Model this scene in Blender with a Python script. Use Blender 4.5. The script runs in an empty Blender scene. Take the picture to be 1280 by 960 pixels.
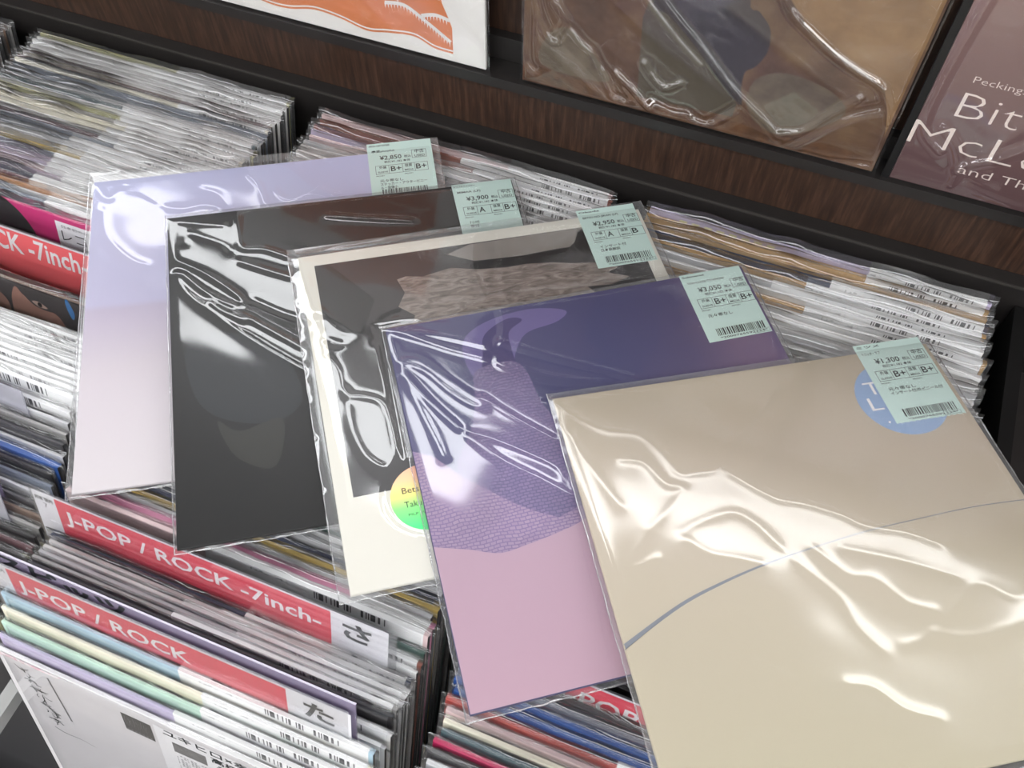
import bpy, math, random
import numpy as np
from mathutils import Matrix, Vector
random.seed(7)
rng = np.random.default_rng(11)
SC = bpy.context.scene
COL = SC.collection

# ------------------------------------------------------------------ camera, world, lamps, exposure
R = [[0.929569, 0.368597, -0.00607], [0.312089, -0.795612, -0.519232], [-0.196216, 0.480768, -0.854612]]
CAM = [0.32435, -0.59674, 0.64249]
cam_data = bpy.data.cameras.new('camera')
cam = bpy.data.objects.new('camera', cam_data)
COL.objects.link(cam)
cam.matrix_world = Matrix(((R[0][0], -R[1][0], -R[2][0], CAM[0]), (R[0][1], -R[1][1], -R[2][1], CAM[1]),
                           (R[0][2], -R[1][2], -R[2][2], CAM[2]), (0, 0, 0, 1)))
cam_data.sensor_width = 36.0
cam_data.lens = 1116.4967 / 1280 * 36
cam_data.clip_start = 0.02
SC.camera = cam

SC.view_settings.view_transform = 'Standard'
SC.view_settings.look = 'None'
SC.view_settings.gamma = 1.0
SC.view_settings.use_curve_mapping = False
SC.view_settings.exposure = 0.15
SC.cycles.transparent_max_bounces = 24
SC.cycles.max_bounces = 8
SC.cycles.sample_clamp_indirect = 6.0

world = bpy.data.worlds.new('world')
SC.world = world
world.use_nodes = True
world.node_tree.nodes['Background'].inputs[0].default_value = (0.8, 0.86, 1.0, 1)
world.node_tree.nodes['Background'].inputs[1].default_value = 0.3
LAMP_STRENGTH = 9.6
LAMP_COLOUR = (0.96, 0.98, 1.0)
CEIL_Z, FLOOR_Z = 1.85, -0.85

# ------------------------------------------------------------------ helpers
def lin(c):
    return tuple(((x / 255) / 12.92 if x / 255 <= 0.04045 else ((x / 255 + 0.055) / 1.055) ** 2.4) for x in c)

def L4(c):
    return (*lin(c), 1.0)

class MB:
    """collects quads / polygons with uvs, links ONE mesh object"""
    def __init__(s):
        s.v, s.f, s.uv = [], [], []
    def poly(s, pts, uvs=None):
        n = len(s.v)
        s.v += [tuple(p) for p in pts]
        s.f.append(tuple(range(n, n + len(pts))))
        s.uv += list(uvs) if uvs else [(p[0], p[1]) for p in pts]
    def box(s, x0, x1, y0, y1, z0, z1):
        P = [(x0, y0, z0), (x1, y0, z0), (x1, y1, z0), (x0, y1, z0), (x0, y0, z1), (x1, y0, z1), (x1, y1, z1), (x0, y1, z1)]
        for q in ((3, 2, 1, 0), (4, 5, 6, 7), (0, 1, 5, 4), (1, 2, 6, 5), (2, 3, 7, 6), (3, 0, 4, 7)):
            a = [P[i] for i in q]
            if q in ((0, 1, 5, 4), (2, 3, 7, 6)):
                uv = [(p[0], p[2]) for p in a]
            elif q in ((1, 2, 6, 5), (3, 0, 4, 7)):
                uv = [(p[1], p[2]) for p in a]
            else:
                uv = [(p[0], p[1]) for p in a]
            s.poly(a, uv)
    def mesh(s, name):
        me = bpy.data.meshes.new(name)
        me.from_pydata(s.v, [], s.f)
        l = me.uv_layers.new(name='UVMap')
        l.data.foreach_set('uv', np.array(s.uv, dtype=np.float32).ravel())
        me.update()
        return me

def link(name, data, mat=None, parent=None, loc=None):
    o = bpy.data.objects.new(name, data)
    COL.objects.link(o)
    if mat is not None:
        if data.materials:
            o.material_slots[0].link = 'OBJECT'
            o.material_slots[0].material = mat
        else:
            data.materials.append(mat)
    if parent is not None:
        o.parent = parent
    if loc is not None:
        o.location = loc
    return o

def empty(name, label, cat, group=None, mw=None):
    o = bpy.data.objects.new(name, None)
    COL.objects.link(o)
    o.empty_display_size = 0.02
    tag(o, label, cat, group)
    if mw is not None:
        o.matrix_world = mw
    return o

def tag(o, label, cat, group=None):
    o['label'] = label
    o['category'] = cat
    if group:
        o['group'] = group
    return o

def struct(o):
    o['kind'] = 'structure'
    return o

def grid_mesh(name, X, Y, Z, smooth=True):
    """X, Y, Z 2-D arrays"""
    ny, nx = X.shape
    v = np.stack([X.ravel(), Y.ravel(), Z.ravel()], 1)
    i = np.arange(ny * nx).reshape(ny, nx)
    f = np.stack([i[:-1, :-1].ravel(), i[1:, :-1].ravel(), i[1:, 1:].ravel(), i[:-1, 1:].ravel()], 1)
    me = bpy.data.meshes.new(name)
    me.from_pydata(v.tolist(), [], f.tolist())
    if smooth:
        me.polygons.foreach_set('use_smooth', np.ones(len(me.polygons), dtype=bool))
    me.update()
    return me

# ------------------------------------------------------------------ materials
def new_mat(name):
    m = bpy.data.materials.new(name)
    m.use_nodes = True
    nt = m.node_tree
    return m, nt, nt.nodes['Principled BSDF']

def plain(name, c, rough=0.5, spec=0.5, noise=0.0, nscale=60, bump=0.0, bscale=200):
    m, nt, b = new_mat(name)
    b.inputs['Base Color'].default_value = L4(c)
    b.inputs['Roughness'].default_value = rough
    b.inputs['Specular IOR Level'].default_value = spec
    tc = nt.nodes.new('ShaderNodeTexCoord')
    if noise:
        n = nt.nodes.new('ShaderNodeTexNoise')
        n.inputs['Scale'].default_value = nscale
        n.inputs['Detail'].default_value = 5
        nt.links.new(tc.outputs['Object'], n.inputs['Vector'])
        mx = nt.nodes.new('ShaderNodeMixRGB')
        mx.inputs[1].default_value = L4([max(0, x * (1 - noise)) for x in c])
        mx.inputs[2].default_value = L4([min(255, x * (1 + noise)) for x in c])
        nt.links.new(n.outputs['Fac'], mx.inputs[0])
        nt.links.new(mx.outputs[0], b.inputs['Base Color'])
    if bump:
        n2 = nt.nodes.new('ShaderNodeTexNoise')
        n2.inputs['Scale'].default_value = bscale
        nt.links.new(tc.outputs['Object'], n2.inputs['Vector'])
        bp = nt.nodes.new('ShaderNodeBump')
        bp.inputs['Strength'].default_value = bump
        bp.inputs['Distance'].default_value = 0.001
        nt.links.new(n2.outputs['Fac'], bp.inputs['Height'])
        nt.links.new(bp.outputs[0], b.inputs['Normal'])
    return m

def emission(name, c, s):
    m, nt, b = new_mat(name)
    b.inputs['Base Color'].default_value = (0.9, 0.9, 0.9, 1)
    b.inputs['Emission Color'].default_value = (*c, 1)
    b.inputs['Emission Strength'].default_value = s
    return m

def film(name, rough, f0, tint=(1, 1, 1), haze=0.0, haze_c=(0.85, 0.86, 0.88), bump=0.0, bscale=90, power=4.0):
    """clear plastic film: transparent with a facing-dependent mirror coat"""
    m = bpy.data.materials.new(name)
    m.use_nodes = True
    nt = m.node_tree
    nt.nodes.clear()
    N = nt.nodes.new
    out = N('ShaderNodeOutputMaterial')
    lw = N('ShaderNodeLayerWeight')
    lw.inputs[0].default_value = 0.5
    pw = N('ShaderNodeMath'); pw.operation = 'POWER'; pw.inputs[1].default_value = power
    ml = N('ShaderNodeMath'); ml.operation = 'MULTIPLY_ADD'; ml.inputs[1].default_value = 0.85; ml.inputs[2].default_value = f0
    ml.use_clamp = True
    nt.links.new(lw.outputs['Facing'], pw.inputs[0])
    nt.links.new(pw.outputs[0], ml.inputs[0])
    tr = N('ShaderNodeBsdfTransparent'); tr.inputs[0].default_value = (*tint, 1)
    gl = N('ShaderNodeBsdfGlossy'); gl.inputs['Roughness'].default_value = rough
    mix = N('ShaderNodeMixShader')
    nt.links.new(ml.outputs[0], mix.inputs[0])
    base = tr
    if haze:
        df = N('ShaderNodeBsdfDiffuse'); df.inputs[0].default_value = (*haze_c, 1)
        hm = N('ShaderNodeMixShader'); hm.inputs[0].default_value = haze
        nt.links.new(tr.outputs[0], hm.inputs[1]); nt.links.new(df.outputs[0], hm.inputs[2])
        base = hm
    nt.links.new(base.outputs[0], mix.inputs[1])
    nt.links.new(gl.outputs[0], mix.inputs[2])
    nt.links.new(mix.outputs[0], out.inputs[0])
    if bump:
        tc = N('ShaderNodeTexCoord'); n = N('ShaderNodeTexNoise'); n.inputs['Scale'].default_value = bscale
        n.inputs['Detail'].default_value = 3
        bp = N('ShaderNodeBump'); bp.inputs['Strength'].default_value = bump; bp.inputs['Distance'].default_value = 0.002
        nt.links.new(tc.outputs['Object'], n.inputs['Vector'])
        nt.links.new(n.outputs['Fac'], bp.inputs['Height'])
        nt.links.new(bp.outputs[0], gl.inputs['Normal'])
    return m

def ramp_mat(name, stops, axis=1, rough=0.45, noise=0.0, nscale=3.0):
    """printed gradient along the uv axis"""
    m, nt, b = new_mat(name)
    N = nt.nodes.new
    tc = N('ShaderNodeTexCoord'); sp = N('ShaderNodeSeparateXYZ'); r = N('ShaderNodeValToRGB')
    nt.links.new(tc.outputs['UV'], sp.inputs[0])
    src = sp.outputs[axis]
    if noise:
        n = N('ShaderNodeTexNoise'); n.inputs['Scale'].default_value = nscale; n.inputs['Detail'].default_value = 4
        nt.links.new(tc.outputs['UV'], n.inputs['Vector'])
        a = N('ShaderNodeMath'); a.operation = 'MULTIPLY_ADD'; a.inputs[1].default_value = noise
        s2 = N('ShaderNodeMath'); s2.operation = 'SUBTRACT'; s2.inputs[1].default_value = noise * 0.5
        nt.links.new(src, s2.inputs[0])
        nt.links.new(n.outputs['Fac'], a.inputs[0]); nt.links.new(s2.outputs[0], a.inputs[2])
        src = a.outputs[0]
    nt.links.new(src, r.inputs[0])
    e = r.color_ramp.elements
    e[0].position, e[0].color = stops[0][0], L4(stops[0][1])
    e[1].position, e[1].color = stops[-1][0], L4(stops[-1][1])
    for p, c in stops[1:-1]:
        q = e.new(p); q.color = L4(c)
    nt.links.new(r.outputs[0], b.inputs['Base Color'])
    b.inputs['Roughness'].default_value = rough
    return m

def noise_mat(name, stops, scale, detail=8, rough=0.5, stretch=(1, 1, 1), coord='Object', dist=0.0):
    m, nt, b = new_mat(name)
    N = nt.nodes.new
    tc = N('ShaderNodeTexCoord'); mp = N('ShaderNodeMapping'); mp.inputs['Scale'].default_value = stretch
    n = N('ShaderNodeTexNoise'); n.inputs['Scale'].default_value = scale; n.inputs['Detail'].default_value = detail
    n.inputs['Roughness'].default_value = 0.62
    n.inputs['Distortion'].default_value = dist
    r = N('ShaderNodeValToRGB')
    nt.links.new(tc.outputs[coord], mp.inputs[0]); nt.links.new(mp.outputs[0], n.inputs['Vector'])
    nt.links.new(n.outputs['Fac'], r.inputs[0])
    e = r.color_ramp.elements
    e[0].position, e[0].color = stops[0][0], L4(stops[0][1])
    e[1].position, e[1].color = stops[-1][0], L4(stops[-1][1])
    for p, c in stops[1:-1]:
        q = e.new(p); q.color = L4(c)
    nt.links.new(r.outputs[0], b.inputs['Base Color'])
    b.inputs['Roughness'].default_value = rough
    return m

M = {}
M['wood'] = noise_mat('dark_walnut', [(0.3, (32, 22, 17)), (0.5, (56, 37, 27)), (0.7, (80, 56, 43))], 26, 8, 0.45, (9, 9, 0.7))
M['black'] = plain('black_laminate', (38, 35, 34), 0.42, 0.5, 0.12, 40)
M['edge'] = plain('highlit_black_edge', (62, 59, 56), 0.45)  # highlight along the rail edge, painted as a lighter grey
M['pit'] = plain('black_board', (17, 16, 16), 0.6, 0.3)
M['grey_board'] = plain('grey_edge_strip', (150, 150, 148), 0.5)
M['floor'] = plain('grey_floor', (120, 112, 104), 0.5, 0.5, 0.08, 4)
M['wall'] = plain('white_wall', (205, 203, 198), 0.8)
M['ceiling'] = plain('ceiling_board', (178, 178, 176), 0.85, 0.3, 0.03, 8)
M['lamp'] = emission('fluorescent_tube', LAMP_COLOUR, LAMP_STRENGTH)
M['fixture'] = plain('white_fixture', (230, 230, 230), 0.5)
M['film'] = film('bag_film', 0.08, 0.06, (0.99, 0.99, 0.99), 0.025)
M['film_back'] = film('bag_film_back', 0.1, 0.07, (0.985, 0.985, 0.99), 0.16)
M['film_big'] = film('bag_film_smooth', 0.075, 0.075, (0.995, 0.995, 0.995), 0.008)
M['film_soft'] = film('bag_film_soft', 0.12, 0.07, (0.99, 0.99, 0.99), 0.015)
M['film_thin'] = film('bag_film_thin', 0.07, 0.045, (0.99, 0.99, 0.99), 0.012)
M['seam'] = film('bag_seam', 0.12, 0.25, (0.95, 0.95, 0.96), 0.12)
M['film_shelf'] = film('bag_film_shelf', 0.045, 0.11, (0.99, 0.99, 0.99), 0.008)
M['acrylic'] = film('clear_card_holder', 0.06, 0.06, (0.985, 0.985, 0.99), 0.03)
M['frost'] = film('frosted_divider', 0.15, 0.08, (0.86, 0.85, 0.92), 0.42, (0.7, 0.7, 0.74))
M['lilac_acrylic'] = film('lilac_divider', 0.1, 0.08, (0.80, 0.76, 0.88), 0.45, (0.50, 0.44, 0.58))
M['mint'] = plain('mint_label_paper', (203, 226, 219), 0.6)
M['ink'] = plain('black_ink', (38, 42, 44), 0.6)
M['grey_ink'] = plain('grey_ink', (70, 72, 76), 0.6)
M['white_ink'] = plain('white_ink', (240, 236, 236), 0.6)
M['white_paper'] = plain('white_paper', (232, 231, 234), 0.6)
M['red_card'] = plain('red_card', (226, 52, 78), 0.5)
M['lit_red'] = plain('lit_red_card', (250, 96, 102), 0.5)  # same red as the other cards, with brighter light painted into it

# ------------------------------------------------------------------ the setting: room
def slab(name, *b, mat):
    mb = MB(); mb.box(*b)
    return struct(link(name, mb.mesh(name), mat))
SX0, SX1, SY0, SY1 = -7.2, 7.4, -7.6, 5.0
slab('floor', SX0, SX1, SY0, SY1, FLOOR_Z - 0.1, FLOOR_Z, mat=M['floor'])
slab('ceiling', SX0, SX1, SY0, SY1, CEIL_Z, CEIL_Z + 0.1, mat=M['ceiling'])
slab('wall_back', SX0, SX1, SY1, SY1 + 0.1, FLOOR_Z, CEIL_Z, mat=M['wall'])
slab('wall_front', SX0, SX1, SY0 - 0.1, SY0, FLOOR_Z, CEIL_Z, mat=M['wall'])
slab('wall_left', SX0 - 0.1, SX0, SY0, SY1, FLOOR_Z, CEIL_Z, mat=M['wall'])
slab('wall_right', SX1, SX1 + 0.1, SY0, SY1, FLOOR_Z, CEIL_Z, mat=M['wall'])

LL = 4.4
fx = MB(); fx.box(-LL / 2, LL / 2, -0.17, 0.17, -0.05, 0.0); fx_me = fx.mesh('lamp_housing')
df_ = MB(); df_.box(-LL / 2 + .02, LL / 2 - .02, -0.15, 0.15, -0.062, -0.0505); df_me = df_.mesh('diffuser')
three = ((-4.6, 'over the far-left stretch'), (0.1, 'over the middle stretch'), (4.8, 'over the far-right stretch'))
rows = [(-6.2, 'nearest the front wall', three), (-4.4, 'second from the front wall', three), (-2.7, 'third from the front wall', three), (-1.5, 'behind the photographer', three),
        (0.7, 'added for highlights', ((-2.34, 'ending over the rack'),)), (1.2, 'just past the display rack', three), (3.0, 'nearest the back wall', three)]  # short unseen row, added and trimmed to place highlights on the film
for y, where, xs_ in rows:
    for x, how in xs_:
        t = empty('ceiling_lamp', 'long white ceiling lamp %s, in the row %s' % (how, where), 'lamp', 'ceiling lamps')
        t.location = (x, y, CEIL_Z)
        link('lamp_housing', fx_me, M['fixture'], t)
        link('diffuser', df_me, M['lamp'], t)

# ------------------------------------------------------------------ the display rack behind the bins
RX0, RX1 = -1.0, 1.0
LEDGE_Z = 0.011
def part(name, *b, mat, parent, label=None):
    mb = MB(); mb.box(*b)
    o = link(name, mb.mesh(name), mat, parent)
    if label:
        o['label'] = label
    return o
rack = empty('display_rack', 'dark walnut display rack with a narrow ledge holding records upright', 'rack')
rack.location = (0, 0.03, FLOOR_Z)
def W(o, p):  # keep world coordinates of a child built in world space
    o.matrix_parent_inverse = p.matrix_world.inverted() if p.matrix_world != Matrix() else Matrix.Translation(p.location).inverted()
    return o
W(part('wood_fascia', RX0, RX1, 0.030, 0.050, -0.80, 0.0735, mat=M['wood'], parent=rack), rack)
W(part('shelf_lip', RX0, RX1, 0.020, 0.046, 0.0725, 0.0835, mat=M['black'], parent=rack, label='black shelf lip'), rack)
W(part('shelf_upstand', RX0, RX1, 0.0465, 0.056, 0.0735, 0.108, mat=M['black'], parent=rack, label='low black upstand behind the shelf'), rack)
W(part('back_board', RX0, RX1, 0.0565, 0.078, -0.80, 0.425, mat=M['wood'], parent=rack), rack)
W(part('top_cap', RX0, RX1, 0.040, 0.095, 0.4255, 0.440, mat=M['black'], parent=rack, label='black top cap'), rack)
W(part('plinth', RX0, RX1, 0.030, 0.090, FLOOR_Z, -0.801, mat=M['black'], parent=rack, label='black plinth'), rack)

# ------------------------------------------------------------------ the browser bin
CX = {0: -0.6731, 1: -0.3202, 2: 0.0327, 3: 0.3856}
SW = 0.315                       # sleeve width
bin_ = empty('browser_bin', 'black floor-standing record browser with partitions and a raised back rail', 'bin')
bin_.location = (0, -0.3, FLOOR_Z)
def bp(name, *b, mat=None, label=None):
    return W(part(name, *b, mat=mat or M['pit'], parent=bin_, label=label), bin_)
bp('back_rail', RX0, RX1, 0.0155, 0.0295, -0.80, LEDGE_Z, mat=M['black'])
bp('rail_edge', RX0, RX1, 0.0138, 0.0154, LEDGE_Z - 0.002, LEDGE_Z + 0.0006, mat=M['edge'], label='front edge of the rail with a painted highlight')
FY0 = -0.74
PROFILE = {0: (-0.995, -0.4996, [(0.0135, -0.3095), (-0.30, -0.3125), (FY0, -0.34)]),
           1: (-0.4936, -0.1470, [(0.0135, -0.3085), (-0.468, -0.3155), (-0.52, -0.345), (-0.615, -0.404), (-0.65, -0.450), (FY0, -0.515)]),
           2: (-0.1410, 0.2062, [(0.0135, -0.3080), (-0.205, -0.3100), (-0.225, -0.3210), (-0.555, -0.3225), (-0.575, -0.3305), (-0.612, -0.3305), (-0.640, -0.356), (-0.665, -0.376), (FY0, -0.42)]),
           3: (0.2122, 0.5655, [(0.0135, -0.3085), (-0.225, -0.3100), (-0.245, -0.3225), (-0.56, -0.3245), (FY0, -0.336)])}
def floor_board(x0, x1, prof):
    mb = MB()
    for (a, za), (b, zb) in zip(prof[:-1], prof[1:]):
        mb.poly([(x0, b, zb), (x1, b, zb), (x1, a, za), (x0, a, za)])
        mb.poly([(x0, a, za - .012), (x1, a, za - .012), (x1, b, zb - .012), (x0, b, zb - .012)])
    return mb.mesh('bin_floor')
for k in PROFILE:
    W(link('bin_floor', floor_board(*PROFILE[k]), M['pit'], bin_), bin_)
bp('front_board', RX0, RX1, FY0 - 0.02, FY0 - 0.001, -0.80, -0.35)
bp('base', RX0 + .02, RX1 - .02, -0.70, 0.0135, FLOOR_Z, -0.54)
bp('side_board', RX0 - 0.02, RX0 - 0.001, FY0 - 0.02, 0.029, -0.80, -0.02)
bp('side_board', RX1 + 0.001, RX1 + 0.02, FY0 - 0.02, 0.029, -0.80, -0.02)
for k, x in ((0, -0.4966), (1, -0.1440), (2, 0.2092)):
    bp('partition', x - 0.003, x + 0.003, -0.585, 0.0135, -0.50, -0.15)
bp('partition_edge', -0.152, -0.140, -0.66, -0.5855, -0.165, -0.150, mat=M['grey_board'], label='grey front end of a partition')
bp('partition', 0.566, 0.578, FY0, 0.0135, -0.50, -0.012, label='tall black partition')
bp('partition_rail', 0.5785, 0.66, FY0, -0.03, -0.06, -0.045, mat=M['black'])

# ------------------------------------------------------------------ text as mesh
def text_mesh(s, x, y, cap=None, width=None, mat_coords=None, align='LEFT', bold=0.0, shear=0.0):
    """list of (verts, faces) for a text whose left baseline end is at x,y ; units metres, y up"""
    c = bpy.data.curves.new('t', 'FONT')
    c.body = s
    c.resolution_u = 2
    c.offset = bold
    c.shear = shear
    c.size = 1.0
    o = bpy.data.objects.new('t', c)
    me = bpy.data.meshes.new_from_object(o)
    n = len(me.vertices)
    co = np.empty(n * 3, dtype=np.float64)
    me.vertices.foreach_get('co', co)
    co = co.reshape(-1, 3)
    f = [tuple(p.vertices) for p in me.polygons]
    bpy.data.objects.remove(o); bpy.data.meshes.remove(me); bpy.data.curves.remove(c)
    if n == 0:
        return np.zeros((0, 3)), []
    sy = cap / 0.73
    w = co[:, 0].max() - co[:, 0].min()
    sx = width / w if width else sy
    out = np.zeros_like(co)
    out[:, 0] = x + (co[:, 0] - co[:, 0].min()) * sx
    out[:, 1] = y + co[:, 1] * sy
    return out, f

def lettering(name, items, mat, parent, z=0.0, xf=None, extra=None):
    """items: dict(s,x,y,cap,width). All pieces of flat print joined into one mesh; xf maps (x,y)->xyz"""
    V, F = [], []
    for it in items:
        v, f = text_mesh(**it)
        n = len(V)
        V += [tuple(p) for p in v]
        F += [tuple(i + n for i in q) for q in f]
    for P in (extra or []):
        n = len(V)
        V += [(p[0], p[1], 0) for p in P]
        F.append(tuple(range(n, n + len(P))))
    VV = [xf(p[0], p[1]) if xf else (p[0], p[1], z) for p in V]
    me = bpy.data.meshes.new(name)
    me.from_pydata(VV, [], F)
    me.update()
    return link(name, me, mat, parent)

def rect(x0, y0, x1, y1):
    return [(x0, y0), (x1, y0), (x1, y1), (x0, y1)]
def outline(x0, y0, x1, y1, w):
    return [rect(x0, y0, x1, y0 + w), rect(x0, y1 - w, x1, y1), rect(x0, y0 + w, x0 + w, y1 - w), rect(x1 - w, y0 + w, x1, y1 - w)]

# ------------------------------------------------------------------ shared sleeve meshes
def bevel_box(name, x0, x1, y0, y1, z0, z1, b):
    """box with chamfered vertical-in-thickness edges; uv over the big face (z extent, 0-1)"""
    mb = MB()
    def ring(y, i):
        return [(x0 + i, y, z0 + i), (x1 - i, y, z0 + i), (x1 - i, y, z1 - i), (x0 + i, y, z1 - i)]
    uvf = lambda p: ((p[0] - x0) / (x1 - x0), (p[2] - z0) / (z1 - z0))
    rings = [ring(y0, b), ring(y0 + b, 0), ring(y1 - b, 0), ring(y1, b)]
    mb.poly(rings[0], [uvf(p) for p in rings[0]])
    for a, c in zip(rings[:-1], rings[1:]):
        for k in range(4):
            q = [a[k], c[k], c[(k + 1) % 4], a[(k + 1) % 4]]
            mb.poly(q, [uvf(p) for p in q])
    r = rings[3][::-1]
    mb.poly(r, [uvf(p) for p in r])
    return mb.mesh(name)

# =================================================================== the five records on top of the bins
POSES = [([-0.26178, -0.18909, 0.0292], [[0.85724, -0.51264, 0.0484], [0.51442, 0.85675, -0.0367], [-0.02266, 0.05636, 0.99815]]),
         ([-0.16426, -0.20941, 0.04047], [[0.82882, -0.55441, 0.07541], [0.55505, 0.8317, 0.0141], [-0.07054, 0.03017, 0.99705]]),
         ([-0.0362, -0.20425, 0.03662], [[0.8109, -0.58396, 0.0378], [0.5805, 0.81089, 0.07399], [-0.07386, -0.03806, 0.99654]]),
         ([0.06994, -0.24724, 0.04125], [[0.81015, -0.58592, 0.01878], [0.58404, 0.80949, 0.06017], [-0.05046, -0.03777, 0.99801]]),
         ([0.22137, -0.26093, 0.04453], [[0.841, -0.54028, -0.02864], [0.53902, 0.83212, 0.1305], [-0.04667, -0.12519, 0.99103]])]
def pose(i):
    c, Q = POSES[i]
    return Matrix(((Q[0][0], Q[0][1], Q[0][2], c[0]), (Q[1][0], Q[1][1], Q[1][2], c[1]), (Q[2][0], Q[2][1], Q[2][2], c[2]), (0, 0, 0, 1)))
TH = 0.0033

def flat_sleeve(name):
    """lying sleeve: x right, y up from the top left corner (0,0), face at z=0"""
    mb = MB(); b = 0.0007
    def ring(z, i):
        return [(i, -i, z), (SW - i, -i, z), (SW - i, -SW + i, z), (i, -SW + i, z)]
    uvf = lambda p: (p[0] / SW, 1 + p[1] / SW)
    rings = [ring(0, b), ring(-b, 0), ring(-TH + b, 0), ring(-TH, b)]
    top = rings[0][::-1]
    mb.poly(top, [uvf(p) for p in top])
    for a, c in zip(rings[:-1], rings[1:]):
        for k in range(4):
            q = [a[k], a[(k + 1) % 4], c[(k + 1) % 4], c[k]]
            mb.poly(q, [uvf(p) for p in q])
    mb.poly(rings[3], [uvf(p) for p in rings[3]])
    return mb.mesh(name)

def mm(pts):
    return [(u / 1000, -v / 1000) for u, v in pts]

def print_poly(name, pts_mm, mat, parent, z, label=None):
    mb = MB()
    p = mm(pts_mm)
    area = sum(p[k][0] * p[(k + 1) % len(p)][1] - p[(k + 1) % len(p)][0] * p[k][1] for k in range(len(p)))
    if area < 0:
        p = p[::-1]
    mb.poly([(x, y, z) for x, y in p], [(x / SW, 1 + y / SW) for x, y in p])
    o = link(name, mb.mesh(name), mat, parent)
    if label:
        o['label'] = label
    return o

def smooth_closed(pts, n=6):
    """Catmull-Rom through closed polygon"""
    out = []
    m = len(pts)
    for i in range(m):
        p0, p1, p2, p3 = (np.array(pts[(i + k - 1) % m], float) for k in range(4))
        for t in np.linspace(0, 1, n, endpoint=False):
            out.append(tuple(0.5 * ((2 * p1) + (-p0 + p2) * t + (2 * p0 - 5 * p1 + 4 * p2 - p3) * t * t + (-p0 + 3 * p1 - 3 * p2 + p3) * t ** 3)))
    return out
def smooth_open(pts, n=6):
    q = [pts[0]] + list(pts) + [pts[-1]]
    out = []
    for i in range(len(pts) - 1):
        p0, p1, p2, p3 = (np.array(q[i + k], float) for k in range(4))
        for t in np.linspace(0, 1, n, endpoint=False):
            out.append(tuple(0.5 * ((2 * p1) + (-p0 + p2) * t + (2 * p0 - 5 * p1 + 4 * p2 - p3) * t * t + (-p0 + 3 * p1 - 3 * p2 + p3) * t ** 3)))
    out.append(tuple(pts[-1]))
    return out

def seg_dist(X, Y, P):
    d = np.full(X.shape, 1e9)
    for a, b in zip(P[:-1], P[1:]):
        ax, ay, bx, by = a[0], a[1], b[0], b[1]
        L2 = (bx - ax) ** 2 + (by - ay) ** 2 + 1e-9
        t = np.clip(((X - ax) * (bx - ax) + (Y - ay) * (by - ay)) / L2, 0, 1)
        d = np.minimum(d, np.hypot(X - ax - t * (bx - ax), Y - ay - t * (by - ay)))
    return d

def vnoise(X, Y, wl, seed, ang=0.0, stretch=1.0):
    """smooth value noise, wavelength wl (same units as X), stretched along ang"""
    r = np.random.default_rng(seed)
    c, s = math.cos(ang), math.sin(ang)
    U = (X * c + Y * s) / (wl * stretch) + 50
    V = (-X * s + Y * c) / wl + 50
    T = r.uniform(-1, 1, (128, 128))
    i, j = np.floor(U).astype(int), np.floor(V).astype(int)
    fu, fv = U - i, V - j
    fu = fu ** 3 * (fu * (fu * 6 - 15) + 10); fv = fv ** 3 * (fv * (fv * 6 - 15) + 10)
    g = lambda a, b: T[a % 128, b % 128]
    return (g(i, j) * (1 - fu) + g(i + 1, j) * fu) * (1 - fv) + (g(i, j + 1) * (1 - fu) + g(i + 1, j + 1) * fu) * fv

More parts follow.
